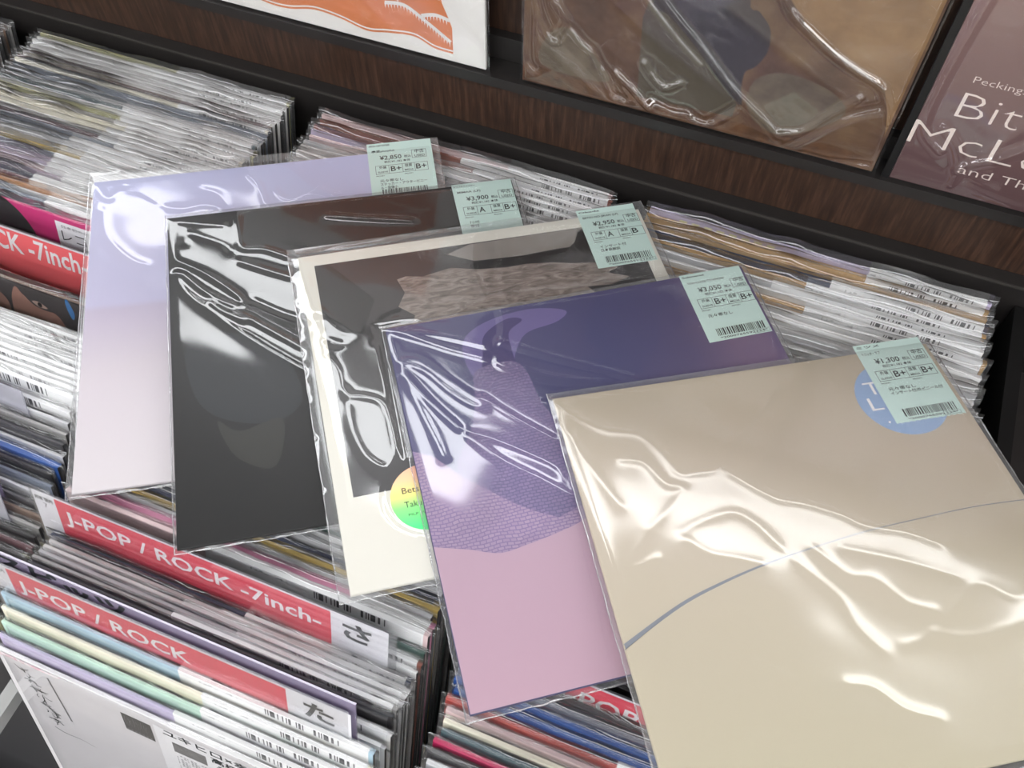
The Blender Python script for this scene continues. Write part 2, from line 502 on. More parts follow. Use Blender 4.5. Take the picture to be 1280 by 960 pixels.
def wrinkled_bag(name, margins, creases, waves, base=0.9, sw=315, th=TH * 1000, step=2.2, seed=0, flat=None, idx=None):
    """top sheet of a bag over a sleeve (mm, v down), returns mesh. margins: left, top, right, bottom"""
    ml, mt, mr, mb_ = margins
    us = np.arange(-ml, sw + mr + 0.01, step); vs = np.arange(-mt, sw + mb_ + 0.01, step)
    us[-1] = sw + mr; vs[-1] = sw + mb_
    X, Y = np.meshgrid(us, vs)
    h = np.zeros_like(X)
    for wl, amp, ang, st, sd in waves:
        h += amp * vnoise(X, Y, wl, seed * 31 + sd, ang, st)
    for P, amp, wd in creases:
        d = seg_dist(X, Y, smooth_open(P, 4) if len(P) > 2 else P)
        h += amp * np.exp(-np.sqrt(d * d + 0.5) / wd)
    if flat is not None:      # pressed flat under the sheet edge region (u0,v0,u1,v1): damp
        for (u0, v0, u1, v1, k) in flat:
            m = 1 / (1 + np.exp(-(np.minimum.reduce([X - u0, u1 - X, Y - v0, v1 - Y])) / 8))
            h *= 1 - k * m
    out = np.maximum.reduce([-X, X - sw, -Y, Y - sw, np.zeros_like(X)])       # distance outside the sleeve
    inn = np.clip(np.minimum.reduce([X, sw - X, Y, sw - Y]) / 6, 0, 1)
    Z = base + (h - np.minimum(h.min(), 0) * 1.0) * (0.25 + 0.75 * inn)
    Z = np.maximum(Z, 0.5)
    k = np.clip(out / 5, 0, 1)
    mar = 0.5 * vnoise(X, Y, 9, seed + 900)
    Z = Z * (1 - k) + (-th * 0.5 + 0.3 + mar * (1 - np.clip((out - 6) / 20, 0, 1) * 0)) * k
    for j in range((idx if idx is not None else 9) + 1, 5):
        rel = np.array(pose(j).inverted() @ pose(idx))
        P = np.stack([X / 1000, -Y / 1000, np.zeros_like(X), np.ones_like(X)], -1) @ rel.T      # this sleeve's plane seen from the upper sleeve
        ox = np.maximum.reduce([-P[..., 0], P[..., 0] - SW, P[..., 1], -P[..., 1] - SW, np.zeros_like(X)]) - 0.006
        room = (-TH - 0.0007 - P[..., 2]) * 1000
        Z = np.where(ox < 0.016, np.minimum(Z, np.maximum(room, -9) + np.clip(ox / 0.012, 0, 1) * 5), Z)
    if idx == 2:      # the round sticker is stuck on the outside of this bag and holds the film down
        ds = np.hypot(X - 65.5, Y - 252) - 29
        Z = np.minimum(Z, 0.55 + np.clip(ds / 12, 0, 1) * 4)
    jx = 0.5 * vnoise(X, Y, 14, seed + 901) * (out > 0)
    # underside: second sheet mirrored flat under the sleeve
    top = (X + jx) / 1000, -(Y + jx) / 1000, Z / 1000
    me = grid_mesh(name, *top)
    return me

def under_sheet(name, margins, sw=0.315):
    ml, mt, mr, mb_ = [m / 1000 for m in margins]
    us = np.array([-ml, -0.001, sw * .5, sw + 0.001, sw + mr]); vs = np.array([-mt, -0.001, sw * .5, sw + 0.001, sw + mb_])
    X, Y = np.meshgrid(us, vs)
    Z = np.full_like(X, -TH - 0.0003)
    Z[0, :] = Z[-1, :] = -TH * 0.5 + 0.0002
    Z[:, 0] = Z[:, -1] = -TH * 0.5 + 0.0002
    return grid_mesh(name, X, -Y, Z)

def seam_mesh(margins, seed, sw=0.315, rad=0.0006):
    ml, mt, mr, mb_ = [m / 1000 for m in margins]
    r = np.random.default_rng(seed + 77)
    V, F = [], []
    z = -TH * 0.5 + 0.0004
    def run_(a, b):
        n = 46
        base = len(V)
        a, b = np.array(a), np.array(b)
        d = (b - a) / np.linalg.norm(b - a); nn = np.array([-d[1], d[0]])
        for k in range(n + 1):
            p = a + (b - a) * k / n + nn * r.normal(0, 0.00022)
            rr = rad * r.uniform(0.5, 1.25)
            for j in range(6):
                t = j * math.pi / 3
                V.append((p[0] + nn[0] * rr * math.cos(t), p[1] + nn[1] * rr * math.cos(t), z + rr * math.sin(t)))
            if k:
                for j in range(6):
                    F.append((base + (k - 1) * 6 + j, base + (k - 1) * 6 + (j + 1) % 6, base + k * 6 + (j + 1) % 6, base + k * 6 + j))
    run_((-ml, -sw - mb_), (-ml, mt)); run_((-ml, -sw - mb_), (sw + mr, -sw - mb_)); run_((sw + mr, -sw - mb_), (sw + mr, mt))
    me = bpy.data.meshes.new('bag_seam')
    me.from_pydata(V, [], F)
    me.polygons.foreach_set('use_smooth', np.ones(len(F), dtype=bool))
    me.update()
    return me

def barcode(x0, y0, x1, y1, seed, n=27):
    r = random.Random(seed)
    out = []
    x = x0; w = (x1 - x0) / n / 2
    while x < x1 - w:
        bw = w * r.choice((0.7, 0.7, 1.1, 1.6))
        out.append(rect(x, y0, min(x + bw, x1), y1))
        x += bw + w * r.choice((0.6, 0.9, 1.3))
    return out

def price_label(i, parent, u0, v0, w, h, price, g1, g2, head, title, note, bars=True, num='*2000765592334*'):
    """mint used-record label lying on the sleeve under the bag"""
    mb = MB()
    nt_ = 24
    z = 0.00035
    x0, x1, y1, y0 = u0 / 1000, (u0 + w) / 1000, -v0 / 1000, -(v0 + h) / 1000
    pts = [(x1, y1, z), (x0, y1, z)]
    if i == 4:       # torn serrated bottom edge
        for k in range(nt_ + 1):
            pts.append((x0 + (x1 - x0) * k / nt_, y0 + (0.0006 if k % 2 else -0.0003), z))
    else:
        pts += [(x0, y0, z), (x1, y0, z)]
    mb.poly(pts)
    lab = link('price_label', mb.mesh('price_label'), M['mint'], parent)
    lab['label'] = 'mint green price label marked ' + price
    T = lambda s, u, v, cap, width=None: dict(bold=0.012, s=s, x=(u0 + u) / 1000, y=-(v0 + v) / 1000, cap=cap / 1000, width=None if width is None else width / 1000)
    q = lambda a, b, c, d: rect((u0 + a) / 1000, -(v0 + d) / 1000, (u0 + c) / 1000, -(v0 + b) / 1000)
    o4 = lambda a, b, c, d, t=0.35: outline((u0 + a) / 1000, -(v0 + d) / 1000, (u0 + c) / 1000, -(v0 + b) / 1000, t / 1000)
    items = [T(head, 2, 4.2, 2.2, 20), T(title, 4, 11.5, 2.4, min(34, 2.2 * len(title))), T('¥' + price, 11, 21.5, 5.2, 21), T('税込', 34.5, 21, 2.6, 6.5),
             T('税抜¥1,182 本体', 15, 25.6, 2.2, 25), T('中古', 45, 16.4, 3.6, 9), T('USED', 44.5, 21.6, 3.0, 10),
             T('外装', 9.5, 32.5, 2.8, 7), T('SLEEVE', 8, 37.6, 2.0, 9.6), T(g1, 20.5, 36.6, 6.4, 10 if len(g1) > 1 else 5.5),
             T('盤質', 34, 32.5, 2.8, 7), T('MEDIA', 33.5, 37.6, 2.0, 8.5), T(g2, 44.5, 36.6, 6.4, 10 if len(g2) > 1 else 5.5),
             T('PROOF+', 6, 42, 1.4, 8), T('PROOF+', 33, 42, 1.4, 8)]
    for k, (s, wd) in enumerate(note):
        items.append(T(s, 9, 49 + 4.2 * k, 2.7, wd))
    ex = o4(42, 12.5, 56, 22.6) + o4(6, 28.6, 56, 39.2)
    ex += [q(18.6, 28.6, 18.95, 39.2), q(31.6, 28.6, 31.95, 39.2), q(43.2, 28.6, 43.55, 39.2)]
    if bars:
        hb = h - 12.5 if h > 70 else h - 6
        ex += barcode((u0 + 10) / 1000, -(v0 + min(hb + 7.5, h - .5)) / 1000, (u0 + 53) / 1000, -(v0 + hb) / 1000, 40 + i)
        if h > 70:
            items.append(T(num, 11, hb + 10.6, 1.9, 42))
            ex += o4(41, hb + 8, 55, hb + 11.5, 0.25)
    lettering('label_lettering', items, M['ink'], lab, z + 0.0001, extra=ex)
    return lab

# ---- covers
M['cover_lilac'] = ramp_mat('cover_lilac', [(0.0, (203, 196, 199)), (0.35, (192, 183, 190)), (0.535, (178, 168, 187)), (0.555, (180, 176, 201)), (0.8, (186, 184, 212)), (1.0, (187, 190, 222))], 1, 0.5, 0.03, 2)
M['cover_black'] = plain('cover_black', (15, 15, 17), 0.4, 0.4)
M['cover_white'] = plain('cover_offwhite', (220, 217, 207), 0.55)
M['cover_purple'] = ramp_mat('cover_purple', [(0.0, (76, 74, 112)), (0.5, (66, 66, 106)), (0.72, (80, 74, 110)), (0.86, (112, 95, 124)), (0.95, (116, 98, 128)), (1.0, (104, 92, 126))], 0, 0.45, 0.35, 1.6)
M['cover_beige'] = ramp_mat('cover_beige', [(0.0, (188, 179, 155)), (0.35, (186, 175, 154)), (0.7, (188, 175, 158)), (1.0, (182, 170, 151))], 1, 0.45, 0.4, 2.0)
M['photo_dark'] = noise_mat('photo_dark', [(0.25, (36, 34, 35)), (0.6, (58, 56, 58)), (0.85, (74, 70, 68))], 2.5, 5, 0.4, coord='UV')
M['photo_hill'] = noise_mat('photo_hill', [(0.3, (78, 70, 66)), (0.5, (128, 116, 110)), (0.75, (168, 158, 150))], 16, 10, 0.45, (1, 3, 1), 'UV', 1.5)
M['photo_mid'] = noise_mat('photo_mid', [(0.3, (120, 114, 110)), (0.7, (150, 143, 138))], 3, 4, 0.45, coord='UV')
M['photo_black'] = plain('photo_black', (26, 25, 27), 0.4)
M['holo'] = ramp_mat('holographic_sticker', [(0.13, (70, 238, 130)), (0.18, (130, 232, 120)), (0.215, (226, 214, 120)), (0.25, (250, 190, 140)), (0.30, (248, 168, 140))], 1, 0.3)  # angle-dependent foil sheen painted in as a fixed gradient
M['mauve_weave'] = None
def weave_mat(c1=(158, 136, 162), c2=(148, 126, 156), c3=(122, 104, 143)):
    m, nt, b = new_mat('mauve_weave')
    N = nt.nodes.new
    tc = N('ShaderNodeTexCoord'); br = N('ShaderNodeTexBrick'); mp = N('ShaderNodeMapping')
    br.inputs['Scale'].default_value = 24; br.inputs['Color1'].default_value = L4(c1); br.inputs['Color2'].default_value = L4(c2)
    br.inputs['Mortar'].default_value = L4(c3); br.inputs['Mortar Size'].default_value = 0.045
    br.inputs['Mortar Smooth'].default_value = 0.9; br.inputs['Brick Width'].default_value = 0.34; br.inputs['Row Height'].default_value = 0.2
    n = N('ShaderNodeTexNoise'); n.inputs['Scale'].default_value = 12
    mx = N('ShaderNodeMixRGB'); mx.inputs[0].default_value = 0.02
    nt.links.new(tc.outputs['UV'], n.inputs['Vector'])
    nt.links.new(tc.outputs['UV'], mx.inputs[1]); nt.links.new(n.outputs['Color'], mx.inputs[2])
    nt.links.new(mx.outputs[0], br.inputs['Vector'])
    n2 = N('ShaderNodeTexNoise'); n2.inputs['Scale'].default_value = 6
    nt.links.new(tc.outputs['UV'], n2.inputs['Vector'])
    m2 = N('ShaderNodeMixRGB'); m2.blend_type = 'OVERLAY'; m2.inputs[0].default_value = 0.35
    nt.links.new(br.outputs['Color'], m2.inputs[1]); nt.links.new(n2.outputs['Fac'], m2.inputs[2])
    nt.links.new(m2.outputs[0], b.inputs['Base Color'])
    b.inputs['Roughness'].default_value = 0.45
    return m
M['mauve_weave'] = weave_mat()
M['dusty_pink'] = ramp_mat('dusty_pink', [(0.0, (184, 152, 167)), (0.4, (176, 147, 164))], 1, 0.45, 0.1, 3)
M['deep_violet'] = plain('deep_violet', (66, 58, 104), 0.45)
M['violet_mid'] = plain('violet_mid', (104, 94, 142), 0.45, noise=0.05, nscale=20)
M['blue_disc'] = plain('blue_disc', (150, 174, 208), 0.5)
M['arc_line'] = plain('arc_line', (122, 126, 136), 0.5)

# crease polylines are in millimetres from each sleeve's top left corner
C1 = [[(3, 7), (15, 25), (28, 14), (42, 22), (60, 38), (81, 45), (101, 43), (115, 48)], [(28, 12), (49, 27), (63, 41)],
      [(11, 37), (14, 63), (24, 81), (38, 97), (50, 104)], [(101, 25), (115, 33), (120, 46)], [(143, 13), (152, 27), (157, 51)],
      [(166, 7), (180, 10), (202, 37), (227, 54)], [(165, 35), (178, 47), (202, 40), (225, 49)], [(215, 11), (234, 13), (250, 28)],
      [(0, 313), (17, 310), (42, 308), (76, 309), (160, 312)]]
C2 = [[(1, 3), (2, 26), (6, 49), (13, 56), (29, 68), (47, 86), (59, 101), (59, 109), (46, 103), (28, 87), (12, 67), (6, 66)],
      [(6, 68), (16, 89), (36, 113), (55, 134), (79, 158), (103, 180)], [(54, 113), (75, 132), (104, 158)], [(12, 9), (31, 14), (49, 18)],
      [(15, 34), (18, 23), (31, 29), (47, 39), (53, 47)], [(61, 9), (61, 27), (63, 46), (81, 50), (102, 62)], [(61, 61), (80, 72), (102, 84)],
      [(34, 101), (44, 112), (59, 124)], [(69, 103), (89, 118), (104, 127)], [(140, 20), (180, 30), (215, 38)]]
C3 = [[(11, 63), (24, 80), (36, 94), (25, 90), (15, 74)], [(13, 116), (18, 130), (20, 152), (35, 158), (46, 166), (50, 188), (50, 207), (42, 222)],
      [(14, 96), (24, 103), (16, 101)], [(74, 80), (59, 87), (51, 105)], [(184, -6), (175, 35), (163, 91)], [(160, -6), (148, 37), (151, 82)],
      [(22, 149), (20, 181), (27, 211), (43, 228)], [(1, 16), (4, 38), (-2, 61), (6, 79), (-3, 91)], [(75, 118), (150, 80), (240, 84), (312, 80)]]
C4 = [[(1, 1), (21, 9), (50, 22), (76, 36)], [(2, 2), (25, 17), (48, 33), (72, 47)],
      [(6, 37), (14, 36), (25, 44), (41, 65), (57, 85), (61, 92), (53, 89), (39, 73), (24, 50), (8, 38)],
      [(1, 5), (3, 28), (7, 47), (17, 71), (28, 91), (41, 112), (57, 135), (70, 149), (86, 163), (105, 182)], [(6, 52), (13, 82), (19, 112), (22, 130)],
      [(89, 35), (116, 52), (149, 72), (182, 92)], [(98, 3), (94, 26), (89, 35), (82, 55), (102, 66), (124, 79), (157, 91)],
      [(62, 84), (81, 107), (106, 133)], [(41, 112), (58, 119), (83, 138), (102, 155), (106, 168)]]
C5 = [[(2, 6), (18, 26), (34, 39), (56, 47), (67, 67), (74, 86), (86, 88), (104, 87), (118, 71), (135, 56), (156, 39), (175, 21)],
      [(111, 93), (123, 107), (137, 120), (154, 127), (175, 140), (189, 152), (214, 162), (233, 175)], [(5, 36), (13, 69), (20, 93), (25, 105)],
      [(37, 66), (52, 72), (62, 93), (73, 99), (58, 114), (41, 125)], [(62, 133), (73, 128), (100, 124), (113, 134), (120, 147), (127, 162)],
      [(63, 140), (74, 152), (91, 159), (106, 166)], [(127, 162), (138, 181), (149, 199), (152, 218), (161, 237)],
      [(146, 162), (161, 185), (177, 191), (190, 210), (206, 219)], [(36, 196), (53, 205), (68, 219), (87, 230), (98, 240)],
      [(176, 237), (199, 233), (224, 216), (244, 207), (262, 220), (272, 219)], [(199, 233), (220, 240), (245, 239), (262, 236)],
      [(166, 166), (182, 173), (203, 183), (232, 200)], [(129, 254), (144, 259), (157, 275), (175, 284)],
      [(1, 10), (0, 59), (3, 97), (7, 139), (11, 169)], [(38, 128), (19, 152), (38, 149)]]
D = math.radians(-38)   # wrinkles run from the top left corner to the lower right (v down: +38 deg)
WAVES = {0: [(70, 0.85, 0.6, 1.6, 1), (30, 0.32, 0.8, 1.4, 2)],
         1: [(75, 1.6, 0.75, 2.2, 1), (30, 0.30, 0.75, 2.2, 2)],
         2: [(70, 0.85, 0.5, 1.6, 1), (28, 0.20, 0.9, 1.6, 2)],
         3: [(75, 0.85, 0.8, 2.4, 1), (28, 0.28, 0.8, 2.4, 2)],
         4: [(80, 1.5, 0.65, 1.8, 1), (36, 0.34, 0.65, 1.7, 2)]}
def crs(Cs, amp, wd, seed):
    r = random.Random(seed)
    return [(P, amp * r.uniform(0.6, 1.3) * r.choice((1, 1, 1, -0.8)), wd * r.uniform(0.7, 1.4)) for P in Cs]
SPEC = [
    dict(label='lilac record sleeve in a clear bag, lowest of the five fanned on top', cover='cover_lilac', mar=(4.5, 13, 9, 3), cr=crs(C1, 1.1, 3.0, 1),
         price=('2,850', 'B+', 'B+', 'SPECIAL GUEST BOOKER', '麻婆plusplus', [('元々帯なし', 22), ('ステッカー・アウタービニー', 44), ('ル・盤傷小', 16)]), lab=(255, -11, 62, 64)),
    dict(label='glossy black record sleeve lying on the lilac sleeve', cover='cover_black', mar=(2, 4, 4, 3), cr=crs(C2, 1.3, 2.6, 2),
         price=('3,900', 'A', 'B+', 'トリプルファイヤー', 'MIMAA (LP)', [('７ｲﾝﾁ付', 9), ('帯付', 8)]), lab=(257, -1, 57, 80)),
    dict(label='off-white sleeve with grey landscape photo and shiny round sticker', cover='cover_white', mar=(8, 11, 6, 4), cr=crs(C3, 0.9, 2.8, 3),
         price=('2,950', 'A', 'B', 'Okada', 'BETSU NO JIKAN (LP)', [('インサート付', 25), ('日本語解説', 18)]), lab=(255.5, -7.5, 56, 72)),
    dict(label='purple and dusty pink record sleeve with a woven mauve hill', cover='cover_purple', mar=(3, 4, 4, 4), cr=crs(C4, 1.2, 2.2, 4),
         price=('3,050', 'B+', 'B+', 'Submerse', 'TOO CLOSE TO KNOW', [('元々帯なし', 22)]), lab=(256.5, -0.5, 56, 74)),
    dict(label='beige record sleeve with blue disc and thin arc, uppermost of the fan', cover='cover_beige', mar=(3.5, 6, 4, 4), cr=crs(C5, 0.5, 3.2, 5),
         price=('1,300', 'B+', 'B+', 'ミツメ', 'トニック・ラブ', [('元々帯なし', 23), ('インサート付/外ビニール付', 44)]), lab=(253, -7.5, 58, 80)),
]
LYING = []
for i, s in enumerate(SPEC):
    t = empty('record', s['label'], 'record', 'used records fanned out on the bins', pose(i))
    sl = link('sleeve', flat_sleeve('sleeve'), M[s['cover']], t)
    price_label(i, t, s['lab'][0], s['lab'][1], s['lab'][2], s['lab'][3], *s['price'], bars=(i != 1))
    link('bag', wrinkled_bag('bag', s['mar'], s['cr'], WAVES[i], base=0.7, seed=i + 3, flat=[(250, -20, 330, 90, 0.6)], idx=i), M['film_thin' if i == 0 else 'film_soft' if i == 4 else 'film_big'], t)
    link('bag_seam', seam_mesh(s['mar'], i), M['seam'], t)['label'] = 'folded shiny bag edge'
    link('bag_back', under_sheet('bag_back', s['mar']), M['film_back'], t)
    LYING.append((t, sl))

# lilac: fainter lower field is in the gradient.   black: dim olive print, and a ceiling reflection painted in navy
sl = LYING[1][1]
M['olive_dim'] = plain('dim_olive', (31, 31, 27), 0.4)
M['navy_reflection'] = plain('painted_navy_reflection', (17, 22, 28), 0.4)
print_poly('cover_print', smooth_closed([(12, 140), (40, 132), (66, 140), (92, 168), (100, 205), (78, 222), (40, 214), (18, 190)]), M['navy_reflection'], sl, 0.0001, 'dim navy reflection painted on the black cover')
print_poly('cover_print', smooth_closed([(34, 214), (50, 226), (82, 220), (80, 250), (70, 262), (48, 250), (38, 232)]), M['olive_dim'], sl, 0.00015, 'dim olive shape on the black cover')
# photo sleeve
sl = LYING[2][1]
print_poly('cover_photo', [(13, 13), (302, 13), (302, 241.5), (13, 241.5)], M['photo_dark'], sl, 0.0001, 'dark landscape photograph')
print_poly('cover_print', [(150, 14), (200, 13.5), (301, 13.5), (301, 40), (230, 34), (190, 36), (150, 34), (128, 22)], M['photo_mid'], sl, 0.00014, 'pale sky strip of the photograph')
print_poly('cover_print', [(80, 42), (88, 40), (102, 43), (128, 38), (150, 44), (176, 47), (204, 46), (232, 53), (262, 58), (274, 66), (262, 70), (280, 78), (262, 84), (240, 82), (250, 96), (200, 118), (150, 128), (118, 126), (104, 130), (90, 118), (96, 106), (82, 98), (88, 84), (76, 72), (84, 58)], M['photo_hill'], sl, 0.00018, 'pale hillside of the photograph')
print_poly('cover_print', smooth_closed([(150, 36), (195, 36), (238, 34), (252, 16), (268, 22), (300, 40), (301, 60), (270, 58), (236, 52), (190, 46), (150, 44)], 4), M['photo_black'], sl, 0.00022, 'black tree line of the photograph')
print_poly('cover_print', [(13.2, 13.2), (26, 14), (58, 60), (40, 100), (13.2, 120)], M['photo_black'], sl, 0.00016)
st = print_poly('sticker', [(65.5 + 27 * math.cos(a), 252 + 27 * math.sin(a)) for a in np.linspace(0, 2 * math.pi, 48, endpoint=False)], M['holo'], sl, 0.0009, 'round rainbow holographic sticker')
lettering('sticker_lettering', [dict(s='Bets', x=0.0480, y=-0.2470, cap=0.0052, width=0.0125), dict(s='Taku', x=0.0480, y=-0.2585, cap=0.0052, width=0.0125), dict(s='PILP W', x=0.0495, y=-0.2655, cap=0.0022, width=0.013)], M['ink'], st, 0.0010)
# purple sleeve
sl = LYING[3][1]
print_poly('cover_print', smooth_closed([(58, 30), (80, 12), (120, 6), (150, 14), (140, 24), (112, 30), (98, 48), (92, 62), (62, 66)], 4), M['violet_mid'], sl, 0.0001, 'paler violet arch')
print_poly('cover_print', smooth_closed([(72, 44), (78, 24), (100, 12), (112, 16), (98, 26), (96, 46), (94, 60), (70, 60)], 4), M['deep_violet'], sl, 0.00014, 'deep violet arch')
M['violet_weave'] = weave_mat((126, 110, 146), (114, 101, 138), (92, 82, 124))
print_poly('cover_print', smooth_closed([(30, 140), (46, 112), (56, 86), (61, 60), (78, 54), (96, 56), (103, 70), (106, 96), (116, 122), (134, 148), (170, 172), (130, 190), (80, 196), (40, 170)], 4), M['violet_weave'], sl, 0.00018, 'woven violet tower')
print_poly('cover_print', [(0.5, 119), (14, 126), (33, 149), (48, 163), (62.5, 176.7), (78, 188), (92.6, 196), (112, 190), (128, 176), (150, 170), (190, 176), (190, 200), (109, 204), (90, 209), (66, 213), (44, 215), (26, 208), (0.5, 200)], M['mauve_weave'], sl, 0.0002, 'woven mauve hill and tower')
print_poly('cover_print', [(0.5, 198)] + smooth_open([(26, 206), (45, 213), (66, 211), (90, 207), (109, 202), (140, 188), (190, 178), (250, 176), (314.5, 180)]) + [(314.5, 314.5), (0.5, 314.5)], M['dusty_pink'], sl, 0.00025, 'dusty pink lower field')
# beige sleeve
sl = LYING[4][1]
print_poly('cover_print', [(268 + 35.5 * math.cos(a), 49 + 35.5 * math.sin(a)) for a in np.linspace(0, 2 * math.pi, 56, endpoint=False)], M['blue_disc'], sl, 0.0001, 'pale blue disc with white letters')
lettering('cover_lettering', [dict(s='T', x=0.2435, y=-0.0425, cap=0.013, width=0.013), dict(s='L', x=0.2405, y=-0.0575, cap=0.013, width=0.010), dict(s='.', x=0.2475, y=-0.0705, cap=0.012), dict(s='T', x=0.259, y=-0.0425, cap=0.013, width=0.013)], M['white_ink'], sl, 0.00016)
line = smooth_open([(0.5, 204), (2.9, 202.3), (43.7, 183.4), (74.8, 173.7), (105.9, 166.4), (137, 161.2), (187, 154.9), (231, 152.2), (275, 150.6), (314, 152)], 6)
lo = [(u, v + 0.35 + 1.3 * max(0, 1 - u / 150)) for u, v in line]
hi = [(u, v - 0.35 - 1.3 * max(0, 1 - u / 150)) for u, v in line]
print_poly('cover_print', hi + lo[::-1], M['arc_line'], sl, 0.00012, 'thin grey-blue arc')

# =================================================================== records standing on the shelf
SHELF_LEAN = 0.05
def shelf_record(x0, label, w, cover, y=0.0245, z=0.0838, creases=(), waves=(), seed=0, th=0.0035, mat_edge=None):
    mw = Matrix.Translation((x0, y, z)) @ Matrix.Rotation(math.radians(90) - SHELF_LEAN, 4, 'X')
    t = empty('record', label, 'record', 'records standing on the rack shelf', mw)   # local: x right, y up, z towards the viewer
    mb = MB()
    mb.box(0.003, 0.003 + w, 0.002, 0.002 + w, -th, 0.0)
    me = mb.mesh('sleeve')
    l = me.uv_layers[0].data
    for lp in me.loops:
        v = me.vertices[lp.vertex_index].co
        l[lp.index].uv = ((v.x - 0.003) / w, (v.y - 0.002) / w)
    sl = link('sleeve', me, M[cover], t)
    step = 1.1
    us = np.arange(0, w * 1000 + 7, step); vs = np.arange(0, w * 1000 + 12, step)
    X, Y = np.meshgrid(us, vs)
    h = np.zeros_like(X)
    for wl, amp, ang, stt, sd in waves:
        h += amp * vnoise(X, Y, wl, seed + sd, ang, stt)
    for P, amp, wd in creases:
        h += amp * np.exp(-(seg_dist(X, Y, smooth_open(P, 4)) / wd) ** 2 / 2)
    inn = np.clip(np.minimum.reduce([X, us[-1] - X, Y]) / 8, 0, 1)
    Z = 0.4 + (h - min(h.min(), 0)) * (0.15 + 0.85 * inn)
    out = (X < 3) | (X > 3 + w * 1000) | (Y < 2)
    Z = np.where(out, -th * 500, Z)
    link('bag', grid_mesh('bag', X / 1000, Y / 1000, Z / 1000), M['film_shelf'], t)
    return t, sl

M['white_cover'] = plain('white_cover', (236, 233, 229), 0.55)
M['orange_print'] = plain('orange_print', (214, 128, 80), 0.55, noise=0.06, nscale=30)
M['brown_photo'] = noise_mat('brown_photo', [(0.25, (56, 38, 30)), (0.45, (92, 66, 52)), (0.6, (110, 84, 62)), (0.8, (134, 106, 76))], 18, 10, 0.45)
M['brown_rim'] = noise_mat('brown_rim', [(0.3, (58, 36, 22)), (0.55, (100, 68, 44)), (0.8, (120, 86, 58))], 60, 8, 0.45)
M['tan_photo'] = noise_mat('tan_photo', [(0.3, (120, 90, 60)), (0.55, (144, 112, 78)), (0.8, (160, 130, 94))], 30, 8, 0.45)
M['grey_photo'] = noise_mat('grey_photo', [(0.3, (84, 72, 58)), (0.7, (118, 104, 88))], 40, 8, 0.45)
M['umber_photo'] = noise_mat('umber_photo', [(0.3, (92, 66, 54)), (0.55, (116, 86, 72)), (0.8, (134, 104, 88))], 45, 8, 0.45)
M['slate_photo'] = plain('slate_photo', (58, 53, 58), 0.4, noise=0.06, nscale=12)
M['olive_photo'] = plain('olive_photo', (84, 76, 64), 0.4, noise=0.05, nscale=20)  # dark olive tone of the printed cover
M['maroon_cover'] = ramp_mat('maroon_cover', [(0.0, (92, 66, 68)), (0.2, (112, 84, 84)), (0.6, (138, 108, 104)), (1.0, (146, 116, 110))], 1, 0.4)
M['black_edge'] = plain('black_edge', (14, 13, 14), 0.4)
# white and orange
W0 = 0.0547 - 0.3245
t, sl = shelf_record(W0, 'white record sleeve with an orange hand-cut hillside print on the shelf', 0.315, 'white_cover', waves=[(70, 0.7, 0.3, 1.2, 1)], seed=5)
def sp(x, z):   # mm relative to the brown sleeve corner -> local metres of the white record
    return ((0.0817 + x / 1000 - W0), z / 1000)
base = smooth_open([(-290, 20), (-262, 13), (-238, 13), (-210, 19), (-183, 17), (-155, 11), (-131, 15), (-105, 18), (-85, 11), (-66, 10)], 5)
poly = [sp(*p) for p in base] + [sp(-66, 37), sp(-69, 46), sp(-75, 60), sp(-76, 110), sp(-90, 230), sp(-290, 230)]
def flat_print(name, pts, mat, parent, z, label=None):
    mb = MB(); mb.poly([(x, y, z) for x, y in pts])
    o = link(name, mb.mesh(name), mat, parent)
    if label:
        o['label'] = label
    return o
flat_print('cover_print', poly, M['orange_print'], sl, 0.0001, 'orange hillside print')
def ribbon(P, w0, w1=None):
    """list of quads along polyline"""
    w1 = w0 if w1 is None else w1
    out = []
    n = len(P)
    prev = None
    for k in range(n):
        a = np.array(P[max(k - 1, 0)]); b = np.array(P[min(k + 1, n - 1)])
        d = b - a; d = d / (np.linalg.norm(d) + 1e-9)
        w = w0 + (w1 - w0) * k / (n - 1)
        nn = np.array([-d[1], d[0]]) * w / 2
        cur = (tuple(np.array(P[k]) + nn), tuple(np.array(P[k]) - nn))
        if prev:
            out.append([prev[1], cur[1], cur[0], prev[0]])
        prev = cur
    return out
def comb(P, w, tooth, pitch):
    q = ribbon(P, w)
    acc = 0
    for a, b in zip(P[:-1], P[1:]):
        a, b = np.array(a), np.array(b)
        L = np.linalg.norm(b - a)
        while acc < L:
            p = a + (b - a) * acc / L
            q.append([tuple(p + (-pitch * .28, 0)), tuple(p + (0, -tooth)), tuple(p + (pitch * .28, 0))])
            acc += pitch
        acc -= L
    return q
ex = []
zz = lambda pts: [sp(*p) for p in pts]
for P in ([(-160, 118), (-142, 92), (-122, 60), (-118, 52)], [(-135, 110), (-112, 86), (-92, 78), (-80, 80)], [(-132, 46), (-112, 48), (-90, 36), (-68, 22)],
          [(-122, 62), (-105, 68), (-88, 64)], [(-96, 42), (-82, 46), (-68, 44)], [(-190, 150), (-160, 140), (-120, 130), (-84, 110)]):
    ex += comb([tuple(q) for q in smooth_open(zz(P), 6)], 0.0035, 0.006, 0.0032)
for k, (z0, x0, x1) in enumerate(((84, -92, -74), (74, -90, -72), (62, -88, -72), (92, -94, -75))):
    ex += ribbon([sp(x, z0 + 2.2 * abs(math.sin((x + k) * 0.5))) for x in np.arange(x0, x1, 1.5)], 0.0014)
ex += ribbon([sp(p[0], p[1] + 3.0) for p in base], 0.0016)
lettering('cover_lines', [], M['white_cover'], sl, 0.0002, extra=ex)
